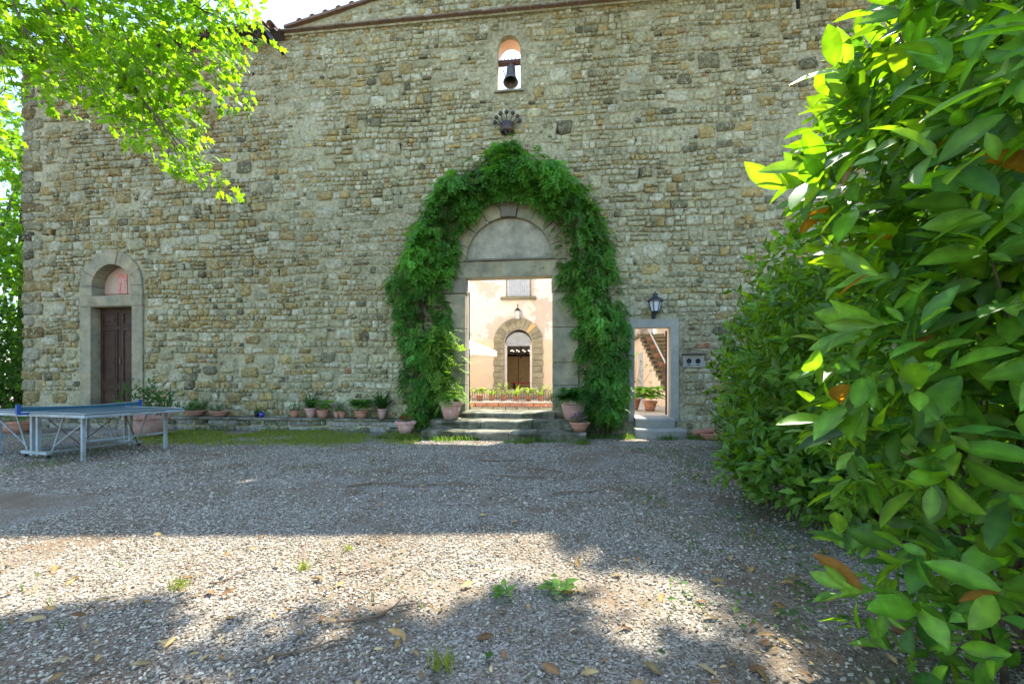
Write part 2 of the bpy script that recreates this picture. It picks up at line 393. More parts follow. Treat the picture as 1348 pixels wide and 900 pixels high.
def wall_sheet(y0, step, sign, name, mat, relief):
    xs = np.arange(XL, XR+step*.5, step); zs = np.arange(-.2, 11.7, step)
    X, Z = np.meshgrid(xs, zs, indexing='ij')
    Zc = np.minimum(Z, wall_top(X)+.02)
    Yd = np.full_like(X, y0)
    if relief:
        Yd = y0+.012-.036*(vnoise(X, Z, 2.3, 4)-.5)-.032*cover(X, Z)-.016*(vnoise(X+9, Z+4, 9, 2)-.5)
    n0, n1 = X.shape; idx = np.arange(n0*n1).reshape(n0, n1)
    xc = (X[:-1, :-1]+X[1:, 1:])/2; zc = (Z[:-1, :-1]+Z[1:, 1:])/2
    keep = (~in_excl(xc, zc, .1)) & (Z[:-1, :-1] < wall_top(xc)+.02)
    q = np.stack([idx[:-1, :-1], idx[1:, :-1], idx[1:, 1:], idx[:-1, 1:]], -1)
    if sign < 0: q = q[..., ::-1]
    q = q[keep]
    used = np.unique(q); mp = np.zeros(n0*n1, int); mp[used] = np.arange(len(used))
    V = np.stack([X, Yd, Zc], -1).reshape(-1, 3)[used]
    return obj(name, V, mp[q], mat, bld, smooth=relief)
wall = wall_sheet(WY, .06, 1, 'wall', MT['mortar'], True)
back = wall_sheet(WY+TH, .12, -1, 'inner_wall_face', MT['inner'], False)

def stone_geo(cx, cz, wd, ht, proud, rnd, gap=.005, y0=WY, skew=0.0):
    """one rubble stone: rounded irregular face in three rings + centre; returns verts, faces"""
    a, b = wd/2-gap, ht/2-gap; k = min(a, b)*rnd.uniform(.12, .5)
    P = [(-a+k, -b), (0, -b), (a-k, -b), (a, -b+k), (a, b-k), (a-k, b), (0, b), (-a+k, b), (-a, b-k), (-a, -b+k)]
    j = min(a, b)*.26; ro_ = rnd.uniform(-.07, .07)
    P = np.array([(x+rnd.uniform(-j, j)*.8+skew*z, z+rnd.uniform(-j, j)*.8+ro_*x) for x, z in P])
    ins = lambda d: P*np.array([1-d/max(a, .03), 1-d/max(b, .03)])
    tx, tz = rnd.uniform(-.05, .05), rnd.uniform(-.05, .05)
    rings = [(ins(-.004), .05, 0), (ins(.008), -proud*.65, .004), (ins(min(a, b)*.38), -proud, .007)]
    V = []
    for pts, dy, jj in rings:
        for x, z in pts: V.append((cx+x, y0+dy+(tx*x+tz*z if dy < 0 else 0)+rnd.uniform(-jj, jj), cz+z))
    V.append((cx+rnd.uniform(-.02, .02), y0-proud-rnd.uniform(0, .006), cz)); n = len(P); F = []
    for r in range(2):
        for i in range(n):
            jn = (i+1) % n; F.append((r*n+i, r*n+jn, (r+1)*n+jn, (r+1)*n+i))
    for i in range(n): F.append((2*n+i, 2*n+(i+1) % n, 3*n))
    return V, F
def stone_col(x, z, rnd):
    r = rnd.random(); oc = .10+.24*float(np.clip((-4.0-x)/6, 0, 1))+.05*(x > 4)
    if z > 8.6: oc += .05
    if r < oc: c = np.array([.335, .262, .115])*rnd.uniform(.75, 1.25)
    elif r < oc+.07: c = np.array([.16, .155, .10])*rnd.uniform(.7, 1.2)
    elif r < oc+.30: c = np.array([.45, .445, .335])*rnd.uniform(.85, 1.15)
    else: c = np.array([.35, .34, .222])*rnd.uniform(.8, 1.2)
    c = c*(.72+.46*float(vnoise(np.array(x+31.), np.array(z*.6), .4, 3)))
    if rnd.random() < .004: c = np.array([.30, .15, .09])
    return c
srnd = random.Random(4); stones = []       # (cx,cz,w,h)
big = []
for i in range(260):
    x = srnd.uniform(-14.3, 7); z = srnd.uniform(.6, 9.7); wd = srnd.uniform(.3, .5); ht = srnd.uniform(.22, .35)
    if any(abs(x-b[0]) < (wd+b[2])/2+.06 and abs(z-b[1]) < (ht+b[3])/2+.06 for b in big): continue
    if in_excl(np.array([x-wd/2, x+wd/2, x, x]), np.array([z, z, z-ht/2, z+ht/2])).any(): continue
    big.append((x, z, wd, ht))
quoins = []; zz = .05; k = 0
while zz < 10.0:
    h = srnd.uniform(.24, .36); wd = (.62, .36)[k % 2]*srnd.uniform(.9, 1.1); quoins.append((XL+wd/2-.03, zz+h/2, wd, h)); zz += h; k += 1
big_all = np.array(big+quoins)
zz = .0
while zz < 11.6:
    h = srnd.choice([.10, .12, .14, .16, .18, .21, .25]); x = XL+srnd.uniform(0, .3)
    while x < XR-.2:
        wd = min(.42, max(.11, h*srnd.choice([.7, .9, 1.0, 1.2, 1.5, 2.0])*srnd.uniform(.85, 1.15)))
        hh = h*srnd.uniform(.84, 1.08)
        zc = zz+h/2+(float(vnoise(x, zz, .8, 2))-.5)*.16
        cx = x+wd/2; x += wd
        if zc+h/2 > float(wall_top(np.array(cx)))-.05: continue
        ov = (np.abs(big_all[:, 0]-cx) < (big_all[:, 2]+wd)/2-.03) & (np.abs(big_all[:, 1]-zc) < (big_all[:, 3]+h)/2-.03)
        if ov.any(): continue
        if in_excl(np.array([cx-wd/2, cx+wd/2, cx, cx]), np.array([zc, zc, zc-h/2, zc+h/2]), -.01).any(): continue
        if h > .18 and srnd.random() < .35:
            q = srnd.uniform(.38, .62); stones.append((cx, zc-h*(1-q)/2, wd, hh*q*.96)); w1 = wd*srnd.uniform(.4, .62)
            stones.append((cx-wd/2+w1/2, zc+h*q/2, w1, hh*(1-q))); stones.append((cx+w1/2, zc+h*q/2, wd-w1, hh*(1-q)*srnd.uniform(.8, 1)))
        elif wd > .36 and srnd.random() < .2:
            stones.append((cx-wd*.26, zc, wd*.46, hh)); stones.append((cx+wd*.24, zc, wd*.5, hh*.9))
        else: stones.append((cx, zc, wd, hh))
    zz += h
def in_vine_or_hidden(x, z):
    d = math.hypot((x+1.24)/1.0, max(0, z-4.2)); return (d < 2.6 and z > 4 and d > 1.3) or (abs(abs(x+1.24)-2.2) < .8 and z <= 4.2) or x > 4.3
def add_stone(bagV, bagF, bagC, s, big_one):
    cx, cz, wd, ht = s
    cov = float(cover(np.array(cx), np.array(cz)))
    pr = srnd.gauss(.030, .012)-.010*cov; pr = min(max(pr, .006), .06)
    V, F = stone_geo(cx, cz, wd, ht, pr, srnd, skew=srnd.uniform(-.08, .08))
    n = len(bagV); bagV += V; bagF += [tuple(i+n for i in f) for f in F]
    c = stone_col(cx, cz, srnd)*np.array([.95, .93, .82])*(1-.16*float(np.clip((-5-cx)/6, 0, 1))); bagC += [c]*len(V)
cand = sorted([s for s in stones if not in_vine_or_hidden(s[0], s[1])], key=lambda s: -s[2]*s[3])
bigv = [b for b in big if not in_vine_or_hidden(b[0], b[1])]
parts = bigv+cand[:max(0, 300-len(bigv)-len(quoins))]; pset = set(parts)
for s in quoins:
    V, F, C = [], [], []; add_stone(V, F, C, s, True); C = [np.array(c)*.62 for c in C]
    obj('quoin', V, F, MT['stone'], wall, True, np.array(C))
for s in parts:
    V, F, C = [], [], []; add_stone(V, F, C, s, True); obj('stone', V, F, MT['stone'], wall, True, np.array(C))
V, F, C = [], [], []
for s in [s for s in big+stones if s not in pset]: add_stone(V, F, C, s, False)
T3 = np.array([f for f in F if len(f) == 3]); T4 = np.array([f for f in F if len(f) == 4])
obj('rubble_stones', np.array(V), [T4, T3], MT['stone'], wall, True, np.array(C), kind='stuff')
print('stones', len(stones), len(big), len(parts))

# wings behind the facade, closing walls and tops
wg = MB(); wg.box(((XL+C0)/2, 16.2, 4.9), (C0-XL, 10.2, 10.3)); wg.box(((C1+.55+XR)/2, 17.2, 4.9), (XR-C1-.55, 12.2, 10.3)); wg.build('wing_walls', MT['peach'], bld)
tp = MB()
for xa, xb in ((C0, GX), (GX, C1)):
    za, zb = float(wall_top(np.array(xa+.001))), float(wall_top(np.array(xb-.001)))
    tp.add([(xa, WY-.02, za), (xb, WY-.02, zb), (xb, WY+TH, zb), (xa, WY+TH, za)], [(0, 1, 2, 3)])
tp.box(((XL+.01+C0)/2, WY+TH/2, 10.07), (C0-XL-.02, TH+.0, .05)); tp.box(((C1+XR)/2, WY+TH/2, 10.07), (XR-C1, TH+.0, .05))
tp.box((XL+.02, WY+TH/2+.02, 5), (.03, TH, 10)); tp.build('wall_coping', MT['plaster'], bld)
# terracotta string course across the central part
tl = MB(); tl.box((0, 0, 0), (.285, .2, .045), ch=.008); tme = fast_mesh('course_tile', tl.v, tl.f); tme.materials.append(MT['rooftile'])
course = MB().box(((C0+C1)/2, WY+.02, 10.215), (C1-C0, .2, .05)).build('string_course', MT['mortar'], bld)
x = C0-.05
while x < C1:
    link_mesh('tile', tme, (x+.15, WY-.07+srnd.uniform(-.012, .012), 10.262+srnd.uniform(-.006, .006)), (R(-6), R(srnd.uniform(-1.5, 1.5)), 0), parent=course); x += .293
# barrel tiles on the verge of the gable and the wing roofs
bt = MB(); ns = 8
for L, r0 in ((0, .085), (.42, .07)):
    pass
vv = []; ff = []
for kk, (L, r0) in enumerate(((0, .09), (.44, .072))):
    for rr in (r0, r0-.014):
        for i in range(ns+1):
            t = math.pi*i/ns; vv.append((rr*math.cos(t), L, rr*math.sin(t)))
q = ns+1
for i in range(ns):
    ff += [(i, i+1, 2*q+i+1, 2*q+i), (q+i, 3*q+i, 3*q+i+1, q+i+1), (i, q+i, q+i+1, i+1), (2*q+i, 2*q+i+1, 3*q+i+1, 3*q+i)]
bme = fast_mesh('barrel_tile', vv, ff, smooth=True); bme.materials.append(MT['rooftile'])
verge = MB()
for s_ in (-1, 1):
    xe = C0 if s_ < 0 else C1; ze = float(GZ-GS*abs(xe-GX))
    verge.add([(xe, WY-.1, ze+.0), (GX, WY-.1, GZ+.0), (GX, WY-.1, GZ+.06), (xe, WY-.1, ze+.06), (xe, WY+TH+.1, ze), (GX, WY+TH+.1, GZ), (GX, WY+TH+.1, GZ+.06), (xe, WY+TH+.1, ze+.06)],
              [(0, 1, 2, 3), (7, 6, 5, 4), (3, 2, 6, 7), (1, 0, 4, 5), (0, 3, 7, 4), (1, 5, 6, 2)])
verge = verge.build('gable_roof_edge', MT['rooftile'], bld)
for s_ in (-1, 1):
    n = 16
    for i in range(n):
        d = 5.7*(i+.3)/n; x = GX+s_*d; z = GZ-GS*d+.06
        link_mesh('tile', bme, (x, WY-.06, z), (R(4), s_*R(12), 0), parent=verge)
        if i % 3 == 0: link_mesh('tile', bme, (x+.1, WY+.1, z+.07), (R(4), s_*R(12), R(srnd.uniform(-8, 8))), (1.1, 1, 1.1), parent=verge)
wroofs = []
for xa, xb in ((XL-.3, C0-.02), (C1+.02, XR)):
    wroofs.append(MB().add([(xa, WY-.42, 10.08), (xb, WY-.42, 10.08), (xb, WY+3.2, 10.9), (xa, WY+3.2, 10.9), (xa, WY-.42, 10.14), (xb, WY-.42, 10.14), (xb, WY+3.2, 10.96), (xa, WY+3.2, 10.96)],
           [(3, 2, 1, 0), (4, 5, 6, 7), (0, 1, 5, 4), (2, 3, 7, 6), (1, 2, 6, 5), (3, 0, 4, 7)]).build('wing_roof', MT['wood'], bld))
for wroof, xa, xb in ((wroofs[0], XL-.3, C0-.05), (wroofs[1], C1+.05, 8.5)):
    x = xa+.1
    while x < xb:
        for row in range(2): link_mesh('tile', bme, (x, WY-.5+row*.36, 10.16+row*.085), (R(10), 0, R(srnd.uniform(-2, 2))), parent=wroof)
        x += .2
    x = xa+.3
    while x < xb:
        MB().box((x, WY-.18, 10.07), (.08, .46, .09), rx=R(12)).build('rafter', MT['wood'], wroof); x += .62
for x in (C0-.3, C1+.35):
    MB().tube([(x, WY-.55, 10.02), (x+.15, WY-.5, 9.95), (x+.35, WY-.16, 9.62)], .04, 8).build('gutter_pipe', MT['blackmetal'], bld, True)

# portal: jamb blocks, imposts, lintel, voussoirs, keystone, tympanum
portal = MB().ring([(PORT['x0'], .3), (PORT['x0'], 4.14), (PORT['x1'], 4.14), (PORT['x1'], .3)], [(-2.95, .3), (-2.95, 4.4), (.47, 4.4), (.47, .3)], WY+.215, WY+TH+.03).build('portal', MT['white'], bld)
prnd = random.Random(9)
for (xa, xb) in ((-2.92, PORT['x0']), (PORT['x1'], .44)):
    zb = .4
    for h in (.75, .55, .85, .86):
        MB().box(((xa+xb)/2, WY+.07, zb+h/2), (xb-xa, .3, h-.008), ch=.012).build('jamb_block', MT['serena'], portal); zb += h
    MB().box(((xa+xb)/2+(.01 if xa < -1 else -.01), WY+.05, zb+.185), (xb-xa+.02, .34, .36), ch=.015).build('impost', MT['serena_dark'] if xa < -1 else MT['serena'], portal)
MB().box((-1.25, WY+.06, 3.985), (2.76, .3, .40), ch=.012).build('lintel', MT['serena'], portal)
for xa, xb in ((-2.93, -2.635), (.135, .45)): MB().box(((xa+xb)/2, WY+.07, 3.895), (xb-xa, .29, .215), ch=.01).build('spandrel_block', MT['serena'], portal)
MB().box((-1.25, WY+.02, 4.215), (2.16, .3, .05), ch=.012).build('lintel_moulding', MT['serena_dark'], portal)
cx, cz, ri, ro = -1.24, 4.2, 1.07, 1.41
MB().prism(arc(cx, cz, ri+.03, 0, 180, 24), WY+.06, WY+TH).build('tympanum', MT['tymp'], portal)
nv = 8; angs = [0, 19, 40, 61, 80.5, 99.5, 119, 140, 161, 180]
for i in range(9):
    a0, a1 = angs[i]+.35, angs[i+1]-.35
    if i == 4:
        MB().prism([(cx+ri*math.cos(R(a)), cz+ri*math.sin(R(a))) for a in (a1, 90, a0)]+[(cx+.27, 5.93), (cx-.27, 5.93)], WY-.1, WY+.3).build('keystone', MT['serena_dark'], portal)
    else:
        pin = arc(cx, cz, ri, a0, a1, 4); po = arc(cx, cz, ro, a0, a1, 4)
        MB().ring(pin, po, WY-.045+prnd.uniform(-.012, .012), WY+.3).build('voussoir', MT['serena'], portal)
MB().tube([(PORT['x0']+.03, WY+.25, .52), (PORT['x0']+.03, WY+.25, 3.5)], .018).build('door_leaf_edge', MT['iron'], portal)  # dark edge of an open door leaf, drawn as a thin iron tube

# small side doorway with open leaf
sd = MB().ring([(1.76, .3), (1.76, 2.52), (2.59, 2.52), (2.59, .3)], [(1.62, .3), (1.62, 2.72), (2.77, 2.72), (2.77, .3)], WY-.03, WY+.2).build('side_door_frame', MT['greyframe'], bld)
MB().ring([(1.74, .3), (1.74, 2.54), (2.62, 2.54), (2.62, .3)], [(1.66, .3), (1.66, 2.7), (2.75, 2.7), (2.75, .3)], WY+.2, WY+TH+.03).build('reveal', MT['inner'], sd)
dl = MB().box((2.71, WY+.9, 1.46), (.045, .82, 2.08), rz=R(-14), ch=.01).build('door_leaf', MT['door'], bld)
MB().box((2.74, WY+1.18, 1.45), (.03, .05, .14)).build('handle', MT['iron'], dl)

# left doorway with arched lunette
ld = MB().ring([(-12.82, .3), (-12.82, 3.28), (-11.55, 3.28), (-11.55, .3)], [(-13.15, .3), (-13.15, 3.29), (-11.23, 3.29), (-11.23, .3)], WY-.04, WY+.32).build('left_doorway', MT['serena'], bld)
MB().box((-12.19, WY+.1, 3.435), (1.92, .32, .28), ch=.012).build('lintel', MT['serena'], ld)
lx, lz = -12.19, 3.85
p_in = [(lx+.59, 3.58)]+arc(lx, lz, .59, 0, 180, 16)+[(lx-.59, 3.58)]
p_out = [(lx+.95, 3.58)]+arc(lx, lz, .95, 0, 180, 16)+[(lx-.95, 3.58)]
for i in range(7):
    a0, a1 = 180*i/7+.4, 180*(i+1)/7-.4
    MB().ring(arc(lx, lz, .59, a0, a1, 4), arc(lx, lz, .95, a0, a1, 4), WY-.05+.008*(i % 3), WY+.32).build('voussoir', MT['serena'], ld)
for s_ in (-1, 1): MB().box((lx+s_*.77, WY+.135, 3.713), (.358, .36, .27), ch=.01).build('arch_foot', MT['serena'], ld)
MB().prism(arc(lx, 3.7, .75, 0, 180, 20, 1.0), WY+.3, WY+.45).build('lunette', MT['lunette'], ld)
MB().box((lx, WY+.38, 3.62), (1.3, .1, .3)).build('lunette_base', MT['lunette'], ld)
fr = MB().box((lx-.02, WY+.285, 3.98), (.30, .02, .55)).build('fresco_panel', MT['fresco'], ld)
for dx, hh in ((-.07, .40), (.06, .34)):
    MB().lathe([(.06, 0), (.055, hh*.5), (.03, hh*.75), (.04, hh*.85), (.02, hh)], 8).box((0, 0, 0), (.01, .01, .01))
    MB().box((lx-.02+dx, WY+.272, 3.72+hh/2+.03), (.07, .008, hh), ry=R(6 if dx < 0 else -8)).build('painted_figure', MT['terrapink'], fr)
MB().box((-12.185, WY+.34, 1.0), (1.29, .1, .35)).build('sill', MT['serena'], ld)
for k in range(2):
    xc = -12.82+.3175+k*.635
    dr = MB().box((xc, WY+.25, 1.9), (.628, .06, 2.74)).build('door_leaf', MT['wood'], ld)
    for zc, h in ((.82, .42), (1.95, 1.5), (2.98, .36)):
        MB().ring([(xc-.2, zc-h/2+.04), (xc+.2, zc-h/2+.04), (xc+.2, zc+h/2-.04), (xc-.2, zc+h/2-.04)], [(xc-.24, zc-h/2), (xc+.24, zc-h/2), (xc+.24, zc+h/2), (xc-.24, zc+h/2)], WY+.195, WY+.222, True).build('door_panel_moulding', MT['wood'], dr)
        MB().box((xc, WY+.218, zc), (.3, .02, h-.2)).build('door_panel', MT['wood'], dr)
MB().box((-12.17, WY+.2, 1.8), (.03, .03, .18)).build('handle', MT['iron'], ld)

# bell opening
p_in = [(-1.52, 8.36)]+arc(-1.24, 9.42, .28, 180, 0, 12, .30)+[(-.96, 8.36)]
p_out = [(-1.70, 8.16)]+arc(-1.24, 9.42, .46, 180, 0, 12)+[(-.78, 8.16)]
bo = MB().ring(p_in, p_out, WY-.022, WY+.12).build('bell_opening', MT['mortar'], bld)
p_in2 = [(-1.525, 8.3)]+arc(-1.24, 9.42, .285, 180, 0, 12, .305)+[(-.955, 8.3)]
MB().ring(p_in2, p_out, WY+.12, WY+TH+.03).build('reveal', MT['bellplaster'], bo)
MB().box((-1.24, WY+.17, 8.34), (.72, .5, .045)).build('sill', MT['serena'], bo)
MB().box((-1.24, WY+.2, 8.21), (.9, .43, .2)).build('apron', MT['mortar'], bo)
# ------------------------------------------------------------ bell, crown ornament, lamp, plate
by = WY+.2
bell = empty('bell', (-1.23, by, 8.6), 0, 'bronze bell hanging in the small arched opening above the portal', 'bell')
hb = MB().box((-1.24, by, 9.20), (.56, .12, .085)).build('headstock', MT['rust'], bell)
for i in range(6): MB().box((-1.46+i*.09, by-.03, 9.26), (.025, .025, .06)).build('bolt', MT['rust'], hb)
MB().lathe([(0, .5), (.07, .5), (.10, .46), (.115, .34), (.125, .2), (.145, .1), (.19, .0), (.175, 0), (.11, .12), (.10, .3), (0, .42)], 24, (0, 0, -.5)).build('bell_body', MT['bronze'], bell, True, True)
bb = [c_ for c_ in bell.children if c_.name.startswith('bell_body')][0]; bb.location = (.02, 0, .53); bb.rotation_euler = (R(-12), 0, 0)
MB().bar((-1.21, by, 9.0), (-1.21, by-.07, 8.62), .014).lathe([(0, .06), (.035, .03), (.035, 0), (0, -.03)], 8, (-1.21, by-.07, 8.6)).build('clapper', MT['iron'], bell)
MB().tube([(-1.40, by-.06, 9.2), (-1.41, by-.07, 9.0), (-1.34, by-.06, 8.8), (-1.30, by-.06, 8.55), (-1.29, by-.06, 8.42)], .012).build('bell_rope', MT['rust'], bell)
crown = empty('crown_ornament', (-1.27, WY-.12, 7.25), 0, 'dark iron coronet ornament on the wall above the portal vine', 'ornament')
cb = MB()
cb.lathe([(.14, 0), (.17, .02), (.17, .06), (.15, .08), (.17, .2), (.15, .2), (.13, .08), (.12, 0)], 18, (-1.27, WY-.12, 7.28)); cb.build('circlet', MT['iron'], crown, True)
for i in range(7):
    a = math.pi+math.pi*i/6; dx, dy = math.cos(a), math.sin(a)
    p0 = np.array((-1.27+.16*dx, WY-.12+.16*dy*.6, 7.47)); p1 = np.array((-1.27+.30*dx, WY-.12+.2*dy*.6, 7.54+.16*abs(dy)))
    MB().bar(p0, p1, .012).lathe([(0, -.05), (.045, -.02), (.055, .012), (.035, .045), (0, .055)], 8, tuple(p1)).build('crown_point', MT['iron'], crown, True)
MB().bar((-1.27, WY-.12, 7.35), (-1.27, WY+.05, 7.35), .02).build('bracket', MT['iron'], crown)

lamp = empty('wall_lantern', (2.19, WY-.22, 2.75), 0, 'black wall lantern with frosted glass above the small side door', 'lantern')
ly = WY-.24; L0 = (2.19, ly, 0)
MB().lathe([(0, 2.80), (.05, 2.81), (.075, 2.84), (.09, 2.87)], 6, L0).build('base', MT['blackmetal'], lamp)
MB().lathe([(.085, 2.87), (.14, 3.10)], 6, L0).build('glass', MT['glass'], lamp)
fm = MB()
for i in range(6):
    t = 2*math.pi*i/6; fm.bar((2.19+.09*math.cos(t), ly+.09*math.sin(t), 2.87), (2.19+.146*math.cos(t), ly+.146*math.sin(t), 3.1), .011)
fm.build('frame', MT['blackmetal'], lamp)
MB().lathe([(.18, 3.09), (.18, 3.11), (.13, 3.15), (.06, 3.2), (.05, 3.24), (.07, 3.26), (.03, 3.29), (.0, 3.33)], 12, L0).build('cap', MT['blackmetal'], lamp, True)
MB().tube([(2.19, WY-.03, 2.78), (2.19, WY-.12, 2.72), (2.19, ly, 2.80)], .016).box((2.19, WY-.03, 2.85), (.08, .05, .24)).build('bracket', MT['blackmetal'], lamp)

pl = empty('wall_plate', (3.09, WY-.05, 1.57), 0, 'grey stone plate with two round openings under a small ledge beside the side door', 'wall plate')
ring1 = MB(); MB_ = MB()
for k, xc in enumerate((2.99, 3.19)):
    sq = []
    for i in range(16):
        t = 2*math.pi*i/16; m = max(abs(math.cos(t)), abs(math.sin(t))); sq.append((xc+.1*math.cos(t)/m, 1.72+.10*math.sin(t)/m))
    MB_.ring([(xc+.062*math.cos(2*math.pi*i/16), 1.72+.062*math.sin(2*math.pi*i/16)) for i in range(16)], sq, WY-.075, WY, True)
    MB().lathe([(.0, 0), (.06, 0)], 14, (0, 0, 0))
    MB().prism([(xc+.06*math.cos(2*math.pi*i/14), 1.72+.06*math.sin(2*math.pi*i/14)) for i in range(14)], WY-.035, WY-.01).build('round_opening', MT['blackmetal'], pl)
    MB().box((xc, WY-.08, 1.63), (.07, .008, .016)).build('name_slot', MT['iron'], pl)
MB_.box((3.09, WY-.04, 1.6), (.47, .07, .04)).box((3.09, WY-.04, 1.84), (.47, .07, .04)).box((2.872, WY-.04, 1.72), (.035, .07, .2)).box((3.308, WY-.04, 1.72), (.035, .07, .2))
MB_.build('plate', MT['greyframe'], pl); MB().box((3.09, WY-.09, 1.89), (.5, .16, .035), rx=R(-8)).build('ledge', MT['serena_dark'], pl)

# ------------------------------------------------------------ ledge wall with pots, steps
ledge = empty('ledge_wall', (-9.6, 10.1, 0), 0, 'low stone ledge with tile top along the facade foot, left of the steps', 'ledge')
lr = random.Random(3)
MB().box((-9.95, 10.2, .13), (11.7, .44, .3)).build('core', MT['mortar'], ledge)
x = -15.8; kk = 0
while x < -4.1:
    for row in range(2):
        pass
    wd = lr.uniform(.28, .55); h1 = lr.uniform(.12, .17)
    for zc, hh in ((h1/2-.02, h1), (h1+(.285-h1)/2-.01, .285-h1)):
        V, F = stone_geo(x+wd/2+lr.uniform(-.04, .04), zc, wd, hh, .03, lr, y0=9.985)
        c = np.array((.20, .20, .17) if lr.random() < .6 else (.10, .115, .07))*lr.uniform(.7, 1.4)
        obj('stone', V, F, MT['stone'], ledge, True, np.array([c]*len(V)))
    x += wd
x = -15.8
while x < -4.2:
    wd = lr.uniform(.5, .9)
    MB().box((x+wd/2, 10.16+lr.uniform(-.015, .015), .305), (wd-.01, .5, .05), rz=R(lr.uniform(-.8, .8)), ch=.01).build('coping_slab', MT['step'], ledge); x += wd

def slab_step(name, x0, x1, y0, y1, z0, z1, label, seed, seg=4):
    e = empty(name, ((x0+x1)/2, y0, z0), 0, label, 'step'); r = random.Random(seed); xs = [x0]
    for i in range(1, seg): xs.append(x0+(x1-x0)*(i+r.uniform(-.18, .18))/seg)
    xs.append(x1)
    for i in range(seg):
        a, b = xs[i]+.006, xs[i+1]-.006; m = 7; V = []; F = []
        # profile across y with rounded worn nosing
        prof = [(y0+.03, z0-.1), (y0+.015, z0+(z1-z0)*.4), (y0, z1-.05), (y0+.012, z1-.018), (y0+.05, z1), (y1, z1+.004), (y1, z0-.1)]
        for k in range(m+1):
            xx = a+(b-a)*k/m
            for (yy, zz_) in prof: V.append((xx, yy+.05*(float(vnoise(xx*1.0+seed, zz_*9, 2.5, 2))-.5)*(yy < y1), zz_+.025*(float(vnoise(xx+seed*3, yy, 2.2, 2))-.5)))
        n = len(prof)
        for k in range(m):
            for q_ in range(n-1): F.append((k*n+q_, (k+1)*n+q_, (k+1)*n+q_+1, k*n+q_+1))
        F.append(tuple(range(n))); F.append(tuple((m*n+n-1-i_) for i_ in range(n)))
        obj('step_stone', V, F, MT['step'], e, False)
    return e
slab_step('stone_step', -3.0, .55, 8.98, 10.4, 0, .19, 'lowest wide mossy stone step in front of the arched portal', 2, 4)
slab_step('stone_step', -2.95, .42, 9.45, 10.4, .19, .37, 'middle mossy stone step in front of the arched portal', 5, 3)
slab_step('portal_threshold', -2.34, -.12, 10.02, 10.9, .37, .51, 'worn threshold slab directly under the arched portal opening', 8, 2)
def round_step(x0, x1, yf, yb, z0, z1, label):
    n = 12; V = []; pts = [(x0, yb), (x0, yf+.14)]+[(x0+(x1-x0)*i/n, yf+.14-.14*math.sin(math.pi*i/n)) for i in range(1, n)]+[(x1, yf+.14), (x1, yb)]
    e = empty('side_door_step', ((x0+x1)/2, yf, z0), 0, label, 'step'); m = len(pts)
    for z, d in ((z0-.1, .02), (z1-.03, 0), (z1, .03)):
        V += [(x, y+(d if y < yb else 0), z) for x, y in pts]
    F = [(k*m+i, k*m+(i+1) % m, (k+1)*m+(i+1) % m, (k+1)*m+i) for k in range(2) for i in range(m)]+[tuple(2*m+i for i in range(m))]
    F = [f[::-1] for f in F]; obj('step_stone', V, F, MT['greyframe'], e)
round_step(1.68, 2.78, 9.62, 10.2, 0, .19, 'lower rounded grey stone step before the small side door')
round_step(1.74, 2.62, 9.98, 10.95, .19, .40, 'upper rounded grey stone step in the small side door')
for i, (x, y, z, rz, rx, ls, lab) in enumerate(((3.15, 9.75, .16, 12, 6, (.5, .16, .07), 'long terracotta piece lying on top of the brick heap by the hedge'), (3.2, 9.62, .06, -14, 0, (.32, .2, .12), 'broken red brick at the front of the heap by the hedge'), (3.45, 9.8, .07, 30, 0, (.3, .24, .14), 'broken red brick at the back of the heap by the hedge'))):
    tag(MB().box((0, 0, 0), ls, rz=R(rz), rx=R(rx), ry=R(-8 if i == 0 else 0), ch=.012).build('brick', MT['brick']), lab, 'brick').location = (x, y, z)

# ------------------------------------------------------------ courtyard seen through the openings
court = tag(obj('courtyard_paving', [(-9, 10.95, .36), (4.7, 10.95, .36), (4.7, 22, .36), (-9, 22, .36)], [(0, 1, 2, 3)], MT['paving']), 'pale stone paving of the inner courtyard', 'paving', kind='structure')
FY = 21.0
ch = empty('courtyard_house', (-2.0, FY, .36), 0, 'peach plastered house with arched stone doorway across the courtyard', 'building')
def facade_mat():
    m = MT['peach'].copy(); m.name = 'peeling_facade'; t = m.node_tree; N = t.nodes; Lk = t.links
    tc = N.new('ShaderNodeTexCoord'); sp = N.new('ShaderNodeSeparateXYZ'); Lk.new(tc.outputs['Object'], sp.inputs[0])
    n = N.new('ShaderNodeTexNoise'); n.inputs['Scale'].default_value = .6; n.inputs['Detail'].default_value = 9; n.inputs['Roughness'].default_value = .68; Lk.new(tc.outputs['Object'], n.inputs['Vector'])
    n2 = N.new('ShaderNodeTexNoise'); n2.inputs['Scale'].default_value = 3; n2.inputs['Detail'].default_value = 6; Lk.new(tc.outputs['Object'], n2.inputs['Vector'])
    st = N.new('ShaderNodeMath'); st.operation = 'GREATER_THAN'; st.inputs[1].default_value = .52; Lk.new(n.outputs[0], st.inputs[0])
    up = N.new('ShaderNodeMath'); up.operation = 'GREATER_THAN'; up.inputs[1].default_value = 2.9; Lk.new(sp.outputs[2], up.inputs[0])
    a = N.new('ShaderNodeMix'); a.data_type = 'RGBA'; Lk.new(st.outputs[0], a.inputs[0]); a.inputs[6].default_value = (.90, .87, .81, 1); a.inputs[7].default_value = (.70, .63, .53, 1)
    b = N.new('ShaderNodeMix'); b.data_type = 'RGBA'; Lk.new(up.outputs[0], b.inputs[0]); b.inputs[6].default_value = (.90, .75, .56, 1); Lk.new(a.outputs[2], b.inputs[7])
    c = N.new('ShaderNodeMix'); c.data_type = 'RGBA'; c.blend_type = 'MULTIPLY'; c.inputs[0].default_value = .25; Lk.new(b.outputs[2], c.inputs[6]); Lk.new(n2.outputs['Color'], c.inputs[7])
    Lk.new(c.outputs[2], N['Principled BSDF'].inputs['Base Color']); return m
